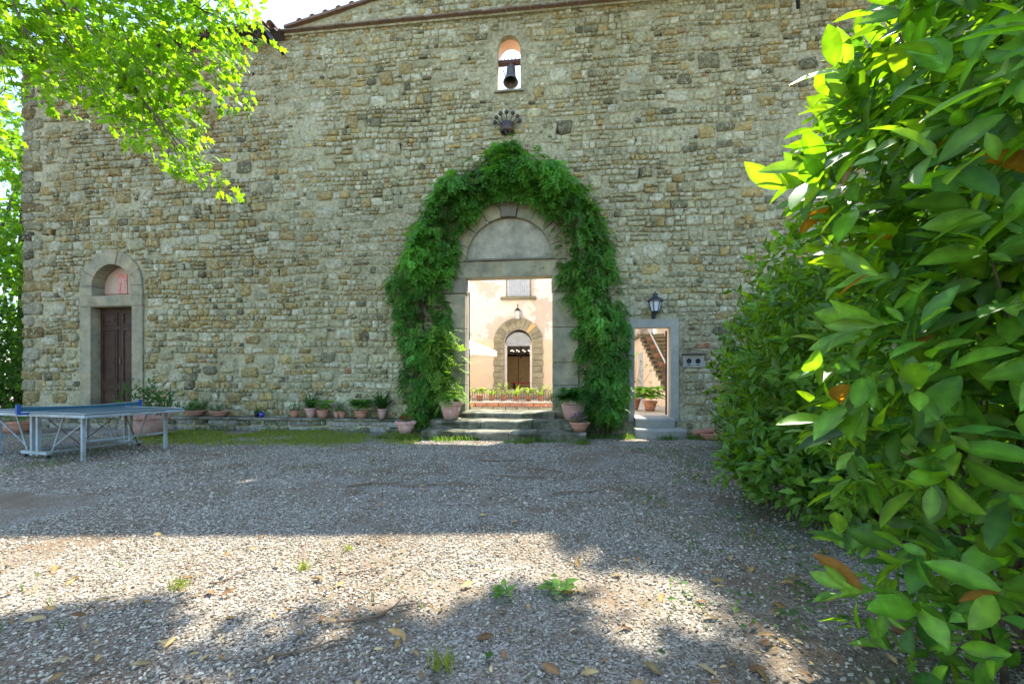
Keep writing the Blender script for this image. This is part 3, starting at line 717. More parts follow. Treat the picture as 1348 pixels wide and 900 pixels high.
fmat = facade_mat()
DX = -2.05; DI = .68; DO = 1.22; DS = 3.1     # arch centre, inner/outer radius, springing height
fw = MB()
fw.box((-6.19, FY+.2, 3.9), (6.92, .4, 7.2)).box((DX+DI+2.9, FY+.2, 3.9), (5.8, .4, 7.2))
hp = arc(DX, DS, DI, 0, 180, 14); fw.ring([(DX+DI, DS)]+hp[1:-1]+[(DX-DI, DS)], [(DX+DI+.001, 7.5)]+[(x_, 7.5) for x_, _ in hp[1:-1]]+[(DX-DI-.001, 7.5)], FY, FY+.4)
fw.v = [v if True else v for v in fw.v]; fw.build('wall', fmat, ch)
for i in range(13):
    a0, a1 = 180*i/13+.5, 180*(i+1)/13-.5
    MB().ring(arc(DX, DS, DI+.02, a0, a1, 3), arc(DX, DS, DO+(.05 if i == 6 else 0), a0, a1, 3), FY-.07-.03*(i % 2), FY+.1).build('voussoir', MT['tymp'] if i % 3 else MT['cabinet'] if i == 3 else MT['plaster'], ch)
for s_ in (-1, 1):
    z = .8; k = 0
    while z < DS-.05:
        h = (DS-.8)/8; wd = .54 if k % 2 == 0 else .5
        MB().box((DX+s_*(DI+.02+wd/2), FY-.02, z+h/2), (wd, .14, h-.02), ch=.012).build('jamb_block', MT['plaster'] if k % 3 else MT['tymp'], ch); z += h; k += 1
sh = MB().prism(arc(DX, DS-.14, DI, 0, 180, 16), FY+.2, FY+.24).build('arch_shutter', MT['shutter'], ch)
for i in range(11):
    z = DS-.12+.07*i*.9; r_ = math.sqrt(max(.0, DI**2-(z-DS+.14)**2))
    if r_ > .1: MB().box((DX, FY+.185, z), (2*r_-.08, .03, .035), rx=R(25)).build('slat', MT['shutter'], sh)
for s_ in (-1, 1): MB().box((DX+s_*(DI-.05), FY+.2, 1.9), (.11, .1, 2.2)).build('door_jamb', MT['white'], ch)
MB().box((DX, FY-.1, .6), (2.6, .5, .42)).build('door_step', MT['plaster'], ch)
MB().ring([(DX-.54, 5.3), (DX-.54, 7.3), (DX+.58, 7.3), (DX+.58, 5.3)], [(DX-.60, 5.3), (DX-.60, 7.36), (DX+.64, 7.36), (DX+.64, 5.3)], FY-.05, FY+.1).build('window_frame', MT['serena'], ch)
win = MB().box((DX+.02, FY+.02, 6.3), (1.12, .14, 1.9)).build('window', MT['shutter'], ch)
for k in range(10): MB().box((DX-.46+k*.106, FY-.075, 6.3), (.07, .05, 1.84)).build('slat', MT['shutter'], win)
MB().box((DX+.02, FY-.1, 5.28), (1.75, .3, .12)).build('sill', MT['serena'], win)
MB().add([(-9.7, FY-.5, 7.45), (4.5, FY-.5, 7.45), (4.5, FY+5, 9), (-9.7, FY+5, 9), (-9.7, FY-.5, 7.55), (4.5, FY-.5, 7.55), (4.5, FY+5, 9.1), (-9.7, FY+5, 9.1)], [(3, 2, 1, 0), (4, 5, 6, 7), (0, 1, 5, 4), (1, 2, 6, 5), (2, 3, 7, 6), (3, 0, 4, 7)]).build('roof', MT['rooftile'], ch)
rm = MB()   # the room behind the arched door
rm.box((DX, FY+4.0, 2.4), (5, .1, 3.4)).box((DX-2.4, FY+2.2, 2.4), (.1, 3.6, 3.4)).box((DX+2.4, FY+2.2, 2.4), (.1, 3.6, 3.4)).box((DX, FY+2.2, .72), (5, 3.6, .1)).box((DX, FY+2.2, 4.1), (5, 3.6, .1))
rm.build('room', MT['interior'], ch)
cab = empty('cabinet', (DX-.25, FY+3.6, .77), 0, 'honey coloured wooden cabinet inside the arched courtyard door', 'cabinet')
MB().box((DX-.2, FY+3.6, 1.75), (1.5, .5, 1.95)).build('carcass', MT['wood'], cab)
for s_ in (-1, 1):
    d_ = MB().box((DX-.3+s_*.33, FY+3.33, 1.7), (.63, .05, 1.8), ch=.01).build('door', MT['cabinet'], cab); MB().box((DX-.3+s_*.12, FY+3.29, 1.3), (.05, .04, .06)).build('handle', MT['iron'], d_)
rt = empty('red_covered_table', (DX+.3, FY+1.6, .77), 0, 'low table with a dark red cover inside the arched courtyard door', 'table')
MB().box((DX+.3, FY+1.7, 1.1), (1.6, .6, .06), ch=.01).build('top', MT['red'], rt)
for s_ in (-1, 1): MB().box((DX+.3+s_*.7, FY+1.7, .92), (.06, .5, .32)).build('leg', MT['wood'], rt)
chd = empty('chandelier', (DX+.02, FY+1.3, 2.35), 0, 'iron chandelier with small lit bulbs inside the arched courtyard door', 'chandelier')
cm = MB().bar((DX+.02, FY+1.3, 2.4), (DX+.02, FY+1.3, 4.05), .02).lathe([(0, 2.38), (.05, 2.42), (.04, 2.5), (.02, 2.6)], 8, (DX+.02, FY+1.3, 0)); cm.build('stem', MT['iron'], chd)
for i in range(10):
    t = 2*math.pi*i/10; p = (DX+.02+.52*math.cos(t), FY+1.3+.52*math.sin(t), 2.78)
    ar = MB().tube([(DX+.02, FY+1.3, 2.5), (DX+.02+.3*math.cos(t), FY+1.3+.3*math.sin(t), 2.62), (p[0], p[1], 2.74)], .018).build('arm', MT['iron'], chd)
    MB().lathe([(0, -.02), (.022, 0), (.022, .02), (0, .035)], 8, p).build('bulb', MT['bulb'], ar, True)
hl = empty('courtyard_lantern', (DX, FY-.3, 4.2), 0, 'small grey lantern on the keystone of the courtyard doorway', 'lantern')
MB().tube([(DX, FY, 4.98), (DX, FY-.22, 4.95), (DX, FY-.25, 4.75)], .02).build('bracket', MT['iron'], hl)
MB().lathe([(.03, 4.78), (.16, 4.65), (.17, 4.62)], 6, (DX, FY-.25, 0)).build('cap', MT['iron'], hl); MB().lathe([(.15, 4.62), (.12, 4.25), (.0, 4.2)], 6, (DX, FY-.25, 0)).build('glass', MT['glass'], hl)

# planter wall and hooped railing just behind the portal
pw = empty('planter_wall', (-1.8, 12.5, .36), 0, 'low brick planter wall behind the portal', 'planter')
for row in range(2):
    x = -4.2+(.0 if row else .2)
    while x < 1.2:
        MB().box((x+.17, 12.55, .43+row*.125), (.33, .3, .115), ch=.01).build('brick', MT['brick'] if row == 1 else MT['plaster'], pw); x += .345
MB().box((-1.5, 12.56, .625), (5.5, .36, .04), ch=.01).build('coping', MT['paving'], pw)
rail = empty('hooped_railing', (-1.8, 12.42, .645), 0, 'low rusty hooped iron railing on the planter wall', 'railing')
for i in range(36):
    x = -4.1+i*.145; hp_ = MB().tube([(x, 12.45, .64)]+[(x+.11-.11*math.cos(math.pi*k/6), 12.45+.012*(i % 2), .9+.11*math.sin(math.pi*k/6)) for k in range(7)]+[(x+.22, 12.45, .64)], .007, 5); hp_.build('hoop', MT['rust'], rail)
MB().bar((-4.1, 12.46, .72), (1.1, 12.46, .72), .006).build('rail_bar', MT['rust'], rail)

# parasol
um = empty('parasol', (-4.15, 16, .36), 0, 'cream canvas parasol open in the courtyard, seen past the portal jamb', 'parasol')
MB().bar((-4.15, 16, .36), (-4.15, 16, 3.2), .03, 8).build('pole', MT['cabinet'], um); MB().lathe([(0, .1), (.3, .1), (.3, 0)], 16, (-4.15, 16, .36)).build('base', MT['greyframe'], um)
for i in range(8):
    t0, t1 = 2*math.pi*i/8, 2*math.pi*(i+1)/8; rr = 1.78
    p = lambda t, r_, z: (-4.15+r_*math.cos(t), 16+r_*math.sin(t), z)
    MB().add([(-4.15, 16, 3.12), p(t0, rr, 2.35), p(t1, rr, 2.35), p(t0, rr, 2.16), p(t1, rr, 2.16), (-4.15, 16, 3.10), p(t0, rr-.01, 2.34), p(t1, rr-.01, 2.34)], [(0, 1, 2), (1, 3, 4, 2), (5, 7, 6)]).build('canopy_panel', MT['canvas'], um)
    MB().bar((-4.15, 16, 3.07), p(t0, rr-.02, 2.33), .012).build('rib', MT['cabinet'], um)

# stairs seen through the small door
st = empty('courtyard_stairs', (3.9, 13.2, .36), 0, 'outdoor stone stairs with iron railing climbing the peach wall behind the side door', 'stairs')
nst = 15
for i in range(nst):
    y = 13.3+i*.36; z = .55+i*.18
    MB().box((3.92, y+.18, z), (1.16, .42, .06), ch=.01).build('tread', MT['serena'], st); MB().box((3.98, y+.3, z-.1), (1.0, .16, .16)).build('riser', MT['peach'], st)
    MB().box((3.45, y+.15, z-.09), (.14, .1, .14), ch=.02).build('bracket', MT['serena_dark'], st)
    MB().bar((3.4, y+.18, z), (3.4, y+.18, z+.85), .01).build('baluster', MT['iron'], st)
    if i < nst-1: MB().bar((3.4, y+.36, z+.09), (3.4, y+.36, z+.94), .01).build('baluster', MT['iron'], st)
MB().bar((3.4, 13.4, 1.38), (3.4, 13.3+nst*.36, 1.45+nst*.18-.05), .028, 8).build('handrail', MT['greymetal'], st)
MB().add([(3.55, 13.6, .3), (3.55, 21, .3), (3.55, 21, 3.2), (3.55, 13.6+nst*.36, 3.1), (3.55, 13.6, .5), (4.7, 13.6, .3), (4.7, 21, .3), (4.7, 21, 3.2), (4.7, 13.6+nst*.36, 3.1), (4.7, 13.6, .5)], [(0, 4, 3, 2, 1), (5, 6, 7, 8, 9), (0, 5, 9, 4)]).build('stair_wall', MT['peach'], st)
MB().box((3.9, 20, 3.2), (1.1, 2.2, .1)).build('landing', MT['serena'], st)
dd = MB().box((3.53, 19.2, 1.4), (.06, .9, 2.1)).build('stair_wall_door', MT['shutter'], st)
MB().box((3.5, 19.2, 1.4), (.04, .03, 2.0)).build('door_seam', MT['greymetal'], dd)
house2 = MB().box((4.95, 16.5, 5), (.5, 11, 9.6)).build('courtyard_side_wall', MT['peach']); tag(house2, 'tall peach wall above the courtyard stairs', 'wall')
lw = MB().box((-9.2, 16, 3.5), (.4, 10, 7)).build('courtyard_far_wall', MT['peach']); tag(lw, 'pale plaster wall closing the courtyard on the parasol side', 'wall')

# ------------------------------------------------------------ potted plants
prn = np.random.default_rng(21)
def potted(loc, r, h, foliage, label, mat='terracotta', fol=None, group='flower pots', bowl=False, name='potted_plant', cat='potted plant'):
    e = empty(name, loc, 0, label, cat, group)
    rb = r*(.62 if not bowl else .55)
    MB().lathe([(0, 0), (rb, 0), (rb+(r-rb)*.85, h*.80), (r*.9, h*.82), (r*.86, h*.8), (0, h*.8)], 22).build('pot', MT[mat], e, True, True)
    MB().lathe([(r*.93, h*.78), (r*1.04, h*.8), (r*1.04, h*.97), (r*1.0, h), (r*.9, h), (r*.88, h*.8)], 22).build('rim', MT[mat], e, False, True)
    MB().lathe([(r*.9, h*.88), (r*.5, h*.92), (0, h*.93)], 14).build('soil', MT['soil'], e, True, True)
    top = np.array([0, 0, h*.9]); bag = LeafBag(); f = fol or {}
    S = f.get('s', r*1.4); n = f.get('n', 40); base = f.get('c', (.05, .13, .025))
    if foliage == 'bush':
        d = randdir(n, prn); d[:, 2] = np.abs(d[:, 2])*f.get('tall', 1.0)+.08
        rad = S*(.35+.65*prn.random((n, 1))); c = top+d*rad
        sprigs(bag, c, d+np.array([0, 0, .3]), f.get('k', 5), f.get('l', .07), 'laurel_lo', base, .9, .05, .35, .3, prn)
        stm = MB()
        for i in range(min(n, 16)): stm.bar(tuple(prn.normal(size=3)*.02+top), tuple(c[i]), .005, 4)
        stm.build('stems', MT['twig'], e, False, True)
    elif foliage == 'fern':
        for i in range(n):
            az = prn.random()*2*math.pi; el = .35+.9*prn.random(); L = S*(.7+.5*prn.random()); m = 12
            t = np.linspace(.1, 1, m)[:, None]; hd = np.array([math.cos(az), math.sin(az), 0])
            p = top+hd*(t*L*math.cos(el)+.05)+np.array([0, 0, 1])*(t*L*math.sin(el)-(t**2)*L*.62)
            tg = unit(np.gradient(p, axis=0)); sd = np.cross(tg, [0, 0, 1]); cc = greens(m, base, .25, .4, prn)
            for s_ in (-1, 1): bag.add(*put_leaves('leaflet', p, unit(sd*s_+tg*.55+np.array([0, 0, -.15])), unit(np.cross(sd, tg)), f.get('l', .12)*(1.15-t[:, 0]*.8), cc))
    elif foliage == 'hosta':
        az = prn.random(n)*2*math.pi; hd = np.stack([np.cos(az), np.sin(az), np.zeros(n)], 1)
        c = top+hd*S*.25*prn.random((n, 1))+np.array([0, 0, 1])*S*(.15+.5*prn.random((n, 1)))
        bag.add(*put_leaves('hosta', c, hd+np.array([0, 0, .15]), np.array([[0, 0, 1.]])+hd*.3, S*(.5+.4*prn.random(n)), greens(n, base, .25, .4, prn)))
    elif foliage == 'spike':
        az = prn.random(n)*2*math.pi; hd = np.stack([np.cos(az), np.sin(az), np.zeros(n)], 1)*(.15+.9*prn.random((n, 1)))+np.array([0, 0, .8])
        bag.add(*put_leaves('blade', np.repeat(top[None], n, 0)+prn.normal(size=(n, 3))*r*.2*np.array([1, 1, 0]), hd, unit(np.cross(hd, np.cross([0, 0, 1.], hd+.01))), S*(.6+.7*prn.random(n)), greens(n, base, .3, .3, prn), 1.6))
    bag.build('foliage', MT['leafsoft'], e, None, False, True)
    if 'flower' in f:
        n = f.get('nf', 14); fb = LeafBag()
        for i in range(n):
            d = randdir(1, prn)[0]; d[2] = abs(d[2])+.4; c = top+unit(d)*S*(.75+.35*prn.random()); m = 7
            az = np.linspace(0, 2*math.pi, m, endpoint=False); pd = np.stack([np.cos(az), np.sin(az), .3+.5*prn.random(m)], 1)
            fb.add(*put_leaves('leaflet', np.repeat(c[None], m, 0), pd, np.repeat([[0, 0, 1.]], m, 0), f.get('fl', .045), greens(m, f['flower'], .2, 0, prn), 2.2))
        fb.build('blossoms', MT['petal'], e, None, False, True)
    return e
G1 = 'flower pots on the ledge'; LZ = .33
def wx(px): # x at y=10.15 for a picture column (layout aid)
    u = (px-674)/562; s_, c_ = math.sin(R(6.4)), math.cos(R(6.4)); t = 10.15/(c_+u*s_); return t*(-s_+u*c_)
potted((wx(256), 10.15, LZ), .24, .16, 'bush', 'wide low terracotta bowl of loose greenery, nearest to the table on the ledge', fol=dict(n=45, s=.26, l=.09), group=G1, bowl=True)
potted((wx(288), 10.15, LZ), .22, .15, 'bush', 'low terracotta bowl with sparse small leaves, second bowl from the table', fol=dict(n=18, s=.18, l=.06), group=G1, bowl=True)
potted((wx(338), 10.15, LZ), .075, .16, 'spike', 'small black plastic pot beside the blue pot on the ledge', 'blackpot', fol=dict(n=14, s=.16), group=G1)
potted((wx(346), 10.1, LZ), .065, .12, 'bush', 'small cobalt blue pot on the ledge', 'bluepot', fol=dict(n=16, s=.14, l=.05), group=G1)
potted((wx(389), 10.1, LZ), .115, .19, 'bush', 'bright terracotta pot with low leaves, first after the blue pot', fol=dict(n=22, s=.16, l=.06), group=G1)
potted((wx(407), 10.22, LZ), .14, .24, 'spike', 'terracotta pot holding a tuft of dark grassy leaves on the ledge', 'terrapink', fol=dict(n=60, s=.42, c=(.035, .1, .03)), group=G1)
potted((wx(427), 10.08, LZ), .15, .2, 'hosta', 'terracotta pot with broad bright green leaves in the middle of the ledge row', fol=dict(n=26, s=.34, c=(.08, .20, .03)), group=G1)
potted((wx(443), 10.16, LZ), .085, .17, 'bush', 'small terracotta pot with a pink flower on the ledge', 'terrapink', fol=dict(n=20, s=.22, l=.06, flower=(.45, .03, .16), nf=4), group=G1)
potted((wx(453), 10.06, LZ), .095, .18, 'bush', 'small orange terracotta pot just right of the pink flower', fol=dict(n=16, s=.16, l=.06), group=G1)
potted((wx(477), 10.1, LZ), .17, .2, 'hosta', 'wide terracotta pot with large hanging light green leaves on the ledge', fol=dict(n=34, s=.40, c=(.06, .17, .03)), group=G1)
potted((wx(503), 10.15, LZ), .11, .24, 'spike', 'tall terracotta pot with arching dark blades at the end of the ledge', 'terrapink', fol=dict(n=55, s=.5, c=(.03, .085, .025)), group=G1)
potted((-3.35, 9.0, 0), .22, .26, 'bush', 'terracotta bowl with red flowers standing at the left of the steps', 'terrapink', fol=dict(n=22, s=.16, l=.06, flower=(.55, .02, .02), nf=12, fl=.05), group='pots by the portal steps', bowl=True).location.z = .13
potted((.42, 9.2, .19), .21, .2, 'bush', 'terracotta bowl with purple flowers at the right end of the steps', fol=dict(n=30, s=.2, l=.06, flower=(.36, .08, .42), nf=22, fl=.05), group='pots by the portal steps', bowl=True)
potted((-2.52, 9.72, .37), .26, .42, 'fern', 'pink terracotta pot with sunlit arching fern left of the portal', 'terrapink', fol=dict(n=70, s=.62, l=.13, c=(.11, .23, .05)), group='pots by the portal steps')
potted((.30, 9.78, .37), .29, .46, 'fern', 'tall terracotta pot with dark feathery fern right of the portal', 'terrapink', fol=dict(n=90, s=.85, l=.15, c=(.035, .12, .025)), group='pots by the portal steps')
potted((-9.35, 8.75, 0), .43, .52, 'bush', 'large pale terracotta pot with a leafy shrub behind the tennis table', 'terrapink', fol=dict(n=170, s=.72, l=.10, c=(.03, .09, .02), tall=1.2), group='large pots')
potted((-13.0, 8.9, 0), .34, .3, 'bush', 'red brown bowl at the far left behind the tennis table', fol=dict(n=40, s=.4, l=.08), group='large pots', bowl=True)
potted((2.65, 13.0, .36), .2, .3, 'hosta', 'terracotta pot with broad light leaves inside the side door', fol=dict(n=44, s=.62, c=(.09, .22, .04)), group='pots inside the side door')
potted((2.25, 13.4, .36), .2, .34, 'bush', 'terracotta pot with a tall leafy stem at the left inside the side door', fol=dict(n=40, s=.8, l=.09, tall=2.0, c=(.06, .15, .03)), group='pots inside the side door')
for i in range(2, 14, 2):
    potted((3.62, 13.48+i*.36, .59+i*.18), .15, .24, 'bush', 'terracotta pot on the courtyard stairs, '+['first', 'second', 'third', 'fourth', 'fifth', 'sixth'][i//2-1]+' from the bottom', fol=dict(n=26, s=.24, l=.06, c=(.12, .13, .04)), group='pots on the courtyard stairs')
ORD = ['first', 'second', 'third', 'fourth', 'fifth', 'sixth', 'seventh', 'eighth', 'ninth', 'tenth', 'eleventh', 'twelfth']
for i in range(12):
    potted((-3.9+i*.37, 12.75+.06*(i % 2), .645), .11, .16, ('hosta', 'spike', 'bush', 'spike')[i % 4], 'small potted plant behind the hooped railing, '+ORD[i]+' from the parasol side', fol=dict(n=26, s=.34, c=(.14, .22, .05)), group='pots behind the hooped railing')

# ------------------------------------------------------------ table tennis table
tt = empty('table_tennis_table', (-8.55, 6.83, 0), R(-10), 'weathered blue table tennis table on pale steel legs by the left doorway', 'table')
for s_ in (-1, 1):
    tp_ = MB().box((s_*.69, 0, .748), (1.365, 1.525, .022), ch=.004).build('table_top', MT['tabletop'], tt, False, True)
    e_ = MB()
    for y in (-.75, .75): e_.box((s_*.69, y, .715), (1.36, .03, .045))
    for x in (.02, 1.36): e_.box((s_*x, 0, .715), (.03, 1.5, .045))
    e_.build('apron', MT['tableframe'], tt, False, True)
    for y in (-.752, .752): MB().box((s_*.69, y*.985, .7605), (1.36, .02, .002)).build('white_line', MT['white'], tp_, False, True)
    MB().box((s_*1.36, 0, .7605), (.02, 1.5, .002)).build('white_line', MT['white'], tp_, False, True)
    for y in (-.62, .62):
        MB().box((s_*1.08, y, .35), (.045, .045, .70)).build('leg', MT['tableframe'], tt, False, True)
        MB().bar((s_*.30, y, .06), (s_*.62, y, .70), .014).build('brace', MT['tableframe'], tt, False, True)
        MB().bar((s_*.38, y, .2), (s_*1.06, y, .58), .013).build('brace', MT['tableframe'], tt, False, True)
        MB().box((s_*.075, y*1.08, .36), (.05, .05, .66)).build('upright', MT['tableframe'], tt, False, True)
        MB().bar((s_*.1, y*.9, .62), (s_*.75, y*.6, .1), .009).build('strut', MT['iron'], tt, False, True)
    MB().box((s_*1.08, 0, .30), (.03, 1.24, .03)).build('crossbar', MT['tableframe'], tt, False, True)
    MB().box((s_*.3, 0, .10), (.03, 1.3, .03)).build('crossbar', MT['tableframe'], tt, False, True)
for y in (-.67, .67):
    ft = MB().box((0, y, .085), (.66, .06, .05)).build('foot_bar', MT['tableframe'], tt, False, True)
    for x in (-.28, .28): MB().lathe([(0, -.02), (.045, -.02), (.045, .02), (0, .02)], 12).build('wheel', MT['blackmetal'], ft, False, True).location = (x, y, .045)
for o in list(tt.children):
    for c_ in o.children:
        if c_.name.startswith('wheel'): c_.rotation_euler = (R(90), 0, 0)
nt_ = MB().add([(.003*sg, -.875+1.75*k/12, z-(.035*math.sin(math.pi*k/12) if z > .8 else 0)) for sg in (-1, 1) for k in range(13) for z in (.772, .855)], [(b+2*k, b+2*k+2, b+2*k+3, b+2*k+1) for b in (0, 26) for k in range(12)]).build('net', MT['net'], tt, False, True)
MB().tube([(0, -.875+1.75*k/12, 0.86-.035*math.sin(math.pi*k/12)) for k in range(13)], .008, 4).build('net_tape', MT['tableframe'], nt_, False, True)
for y in (-.88, .88): MB().box((0, y, .815), (.04, .05, .15)).box((0, y*.94, .735), (.05, .13, .03)).build('net_post', MT['tableblue'], tt, False, True)

# ------------------------------------------------------------ wisteria round the portal
vine = empty('wisteria_vine', (-3.4, 10.1, 0), 0, 'thick green climbing vine arching round the portal', 'climbing plant')
vr = np.random.default_rng(33)
# outer / inner outline of the foliage as (x,z) pairs
band = np.array([  # (x_out,z_out,x_in,z_in)
    (-4.05, .35, -2.95, .35), (-4.0, 1.2, -2.75, 1.2), (-4.0, 2.1, -2.7, 2.0), (-4.15, 2.9, -2.75, 2.8), (-4.4, 3.7, -2.85, 3.5), (-3.85, 4.5, -2.62, 4.3),
    (-3.6, 5.3, -2.5, 5.0), (-3.1, 6.0, -2.15, 5.45), (-2.6, 6.6, -1.75, 5.75), (-1.75, 6.95, -1.45, 5.9), (-1.24, 7.3, -1.2, 5.95), (-.7, 6.9, -1.0, 5.85), (.1, 6.5, -.55, 5.7),
    (.65, 5.9, -.25, 5.35), (1.1, 5.2, .0, 4.9), (1.25, 4.5, .1, 4.3), (1.45, 3.6, .0, 3.7), (1.62, 2.8, .45, 2.8), (1.7, 1.9, .5, 2.0), (1.6, 1.1, .55, 1.2), (1.45, .4, .7, .4)])
seg = np.linspace(0, len(band)-1.001, 2600)
def band_pt(s, f):
    i = np.floor(s).astype(int); q = (s-i)[:, None]; b = band[i]*(1-q)+band[i+1]*q; f = f[:, None]
    return b[:, 2:4]*(1-f)+b[:, 0:2]*f
n = 5600; s_ = vr.random(n)*(len(band)-1.001); f_ = vr.random(n)*1.0-.06; xz = band_pt(s_, f_)
lump = vnoise(xz[:, 0], xz[:, 1], 1.5, 2)
keep = vr.random(n) < np.clip(.28+2.4*(lump-.34), .2, 1); xz = xz[keep]; f_ = f_[keep]; lump = lump[keep]; n = len(xz)
edge = 1-np.abs(f_-.5)*2
dep = (.06+.5*vr.random(n)*np.clip(edge*1.3, .15, 1))*(.2+1.6*lump)
P0 = np.stack([xz[:, 0], WY-.04-dep, xz[:, 1]], 1)
az = vr.normal(size=n)*.9; bag = LeafBag(); m = 6
ax = unit(np.stack([np.sin(az), -np.cos(az)*.8, -.75+.5*vr.normal(size=n)], 1)); Ls = .17+.14*vr.random(n)
basec = np.array((.085, .215, .036))*(.7+.6*vr.random((n, 1)))*(.35+1.25*lump[:, None])  # leaves in hollows darker, on clumps lighter: shade put into the leaf colour
yl = (vr.random(n) < .12)[:, None]; basec = np.where(yl, np.array([[.15, .25, .04]]), basec)
for k in range(m):
    t = (k+.6)/m; p = P0+ax*(Ls*t)[:, None]+np.array([0, 0, -1])*(Ls*t*t*.35)[:, None]
    sd = unit(np.cross(ax, np.array([0, 0, 1.])+randdir(n, vr)*.2))
    for sg in (-1, 1):
        bag.add(*put_leaves('leaflet', p, sd*sg+ax*.6+np.array([0, 0, -.25]), unit(np.cross(sd, ax)+randdir(n, vr)*.25+np.array([0, -.3, .4])), (.10+.06*vr.random(n))*(1.1-.35*t), basec*(.85+.3*vr.random((n, 1))), 1.15))
n = 150; tp = np.column_stack([vr.uniform(-3.15, -2.3, n), vr.uniform(9.55, 10.15, n), .95+1.75*vr.random(n)**1.2]); tp = tp[np.hypot((tp[:, 0]+2.75)/.45, (tp[:, 2]-1.6)/1.1) < 1]; n = len(tp)
ax2 = unit(np.stack([vr.normal(size=n)*.7+.15, vr.normal(size=n)*.5-.3, -.2+.5*vr.normal(size=n)], 1))
for k in range(6):
    p = tp+ax2*(.26*(k+.5)/6)+np.array([0, 0, -.10])*((k+.5)/6)**2; sd = unit(np.cross(ax2, np.array([0, 0, 1.])+randdir(n, vr)*.2))
    for sg in (-1, 1): bag.add(*put_leaves('leaflet', p, sd*sg+ax2*.6+np.array([0, 0, -.2]), unit(np.cross(sd, ax2)+np.array([0, 0, .4])), .085+.05*vr.random(n), greens(n, (.13, .24, .05), .25, .4, vr), .9))
bag.build('foliage', MT['leafsoft'], vine)
for side, xs0 in ((-1, -3.35), (1, 1.05)):
    for j in range(5):
        pts = []; ff_ = .3+.1*j
        ii = np.linspace(0, 9.5, 26) if side < 0 else np.linspace(len(band)-1.01, 10.5, 26)
        bp = band_pt(ii, np.full(26, ff_)+.10*np.sin(ii*2+j*2))
        pts = [(x_, WY-.10-.05*math.sin(k*1.3+j), z_) for k, (x_, z_) in enumerate(bp)]; pts[0] = (pts[0][0]*.7+xs0*.3, 10.2, -.05)
        MB().tube(pts, list(np.linspace(.042-.004*j, .012, 26)), 6).build('stem', MT['bark'], vine, True)

# ------------------------------------------------------------ laurel hedge and near laurel bush
hr = np.random.default_rng(8)
def ellipsoid_bush(name, blobs, label, cat, nsp, llen, base, nleaf=6, kind='laurel_lo', mat='leaf', group=None, seed=1, zmin=.15, stems=14, shellpow=.33, squeeze=1.0):
    r = np.random.default_rng(seed); c0 = np.array(blobs[0][0]); e = empty(name, (c0[0], c0[1], 0), 0, label, cat, group)
    bag = LeafBag(); vol = np.array([b[1][0]*b[1][1]+b[1][0]*b[1][2] for b in blobs]); vol = vol/vol.sum(); allc = []
    for (c, rad), vf in zip(blobs, vol):
        n = int(nsp*vf); d = randdir(n, r); q = r.random((n, 1))**shellpow
        lum = (vnoise(d[:, 0]*3+c[0], d[:, 2]*3+d[:, 1]*2, 1.6, 3)-.5)[:, None]
        p = np.array(c)+d*q*np.array(rad)*(1+.55*lum); ok = p[:, 2] > zmin; p = p[ok]; d = d[ok]
        sprigs(bag, p, d+np.array([0, 0, .45])+r.normal(size=p.shape)*.35, nleaf, llen, kind, base, .95, llen*1.1, .55, .45, r, wscale=1.2); allc.append((p, c))
    bag.build('foliage', MT[mat], e)
    for k in range(stems):
        p, c = allc[k % len(allc)]; t = p[r.integers(len(p))]; b0 = np.array([c[0]+r.normal()*.22, c[1]+r.normal()*.22, -.05])
        mid = b0*.45+t*.55+np.array([r.normal()*.12, r.normal()*.12, .25])
        MB().tube([tuple(b0), tuple(b0*.6+mid*.4+r.normal(size=3)*.04), tuple(mid), tuple(t)], [.035, .028, .018, .006], 6).build('stem', MT['bark'], e, True)
    return e
ellipsoid_bush('laurel_shrub', [((3.95, 7.3, 1.2), (1.25, 1.5, 1.75)), ((4.2, 7.6, .5), (1.3, 1.5, .8))], 'rounded dark laurel shrub against the wall, past the grey wall plate', 'shrub', 2600, .14, (.055, .15, .022), group='laurel shrubs', seed=3)
ellipsoid_bush('laurel_shrub', [((3.2, 4.5, 1.35), (1.4, 1.25, 1.75)), ((3.0, 4.45, .5), (1.2, 1.2, .7))], 'tall sunlit-topped laurel shrub at the edge of the gravel', 'shrub', 3600, .14, (.075, .19, .024), group='laurel shrubs', seed=4)
ellipsoid_bush('background_shrub', [((-17.6, 11.6, 1.5), (1.6, 1.6, 2.2)), ((-19.5, 12.5, 1.8), (2.2, 2, 2.6))], 'dark leafy shrub at the foot of the left building corner', 'shrub', 2600, .15, (.04, .11, .02), seed=6, mat='leafsoft')
ellipsoid_bush('laurel_shrub', [((5.6, 4.3, 1.9), (1.6, 1.6, 2.4)), ((7.2, 5.6, 2.2), (1.8, 1.8, 2.6))], 'dense laurel shrub filling the gap behind the near bush', 'shrub', 3000, .12, (.04, .11, .02), group='laurel shrubs', seed=5)
near = empty('near_laurel_bush', (1.95, 1.75, 0), 0, 'close glossy laurel bush with large bright leaves filling the right edge', 'shrub')
nr_ = np.random.default_rng(15)
def pix(p):
    s1, c1 = math.sin(R(6.4)), math.cos(R(6.4)); dep_ = -s1*p[:, 0]+c1*p[:, 1]; lat = c1*p[:, 0]+s1*p[:, 1]
    return 674+562*lat/np.maximum(dep_, .05), 499-562*(p[:, 2]-1.3)/np.maximum(dep_, .05), dep_
n = 4000; d = randdir(n, nr_); q = nr_.random((n, 1))**.4
P = np.array([1.95, 1.75, 1.65])+d*q*np.array([1.2, 1.05, 1.8]); 
ux, uy, dp = pix(P)
edge = 1115+12*np.exp(-((uy-480)/130)**2)+np.clip(90-uy, 0, 90)*.9+30*np.sin(uy*.021)+35*(vnoise(uy*.02, uy*0, 1, 2)-.5)+np.clip(uy-640, 0, 400)*.05
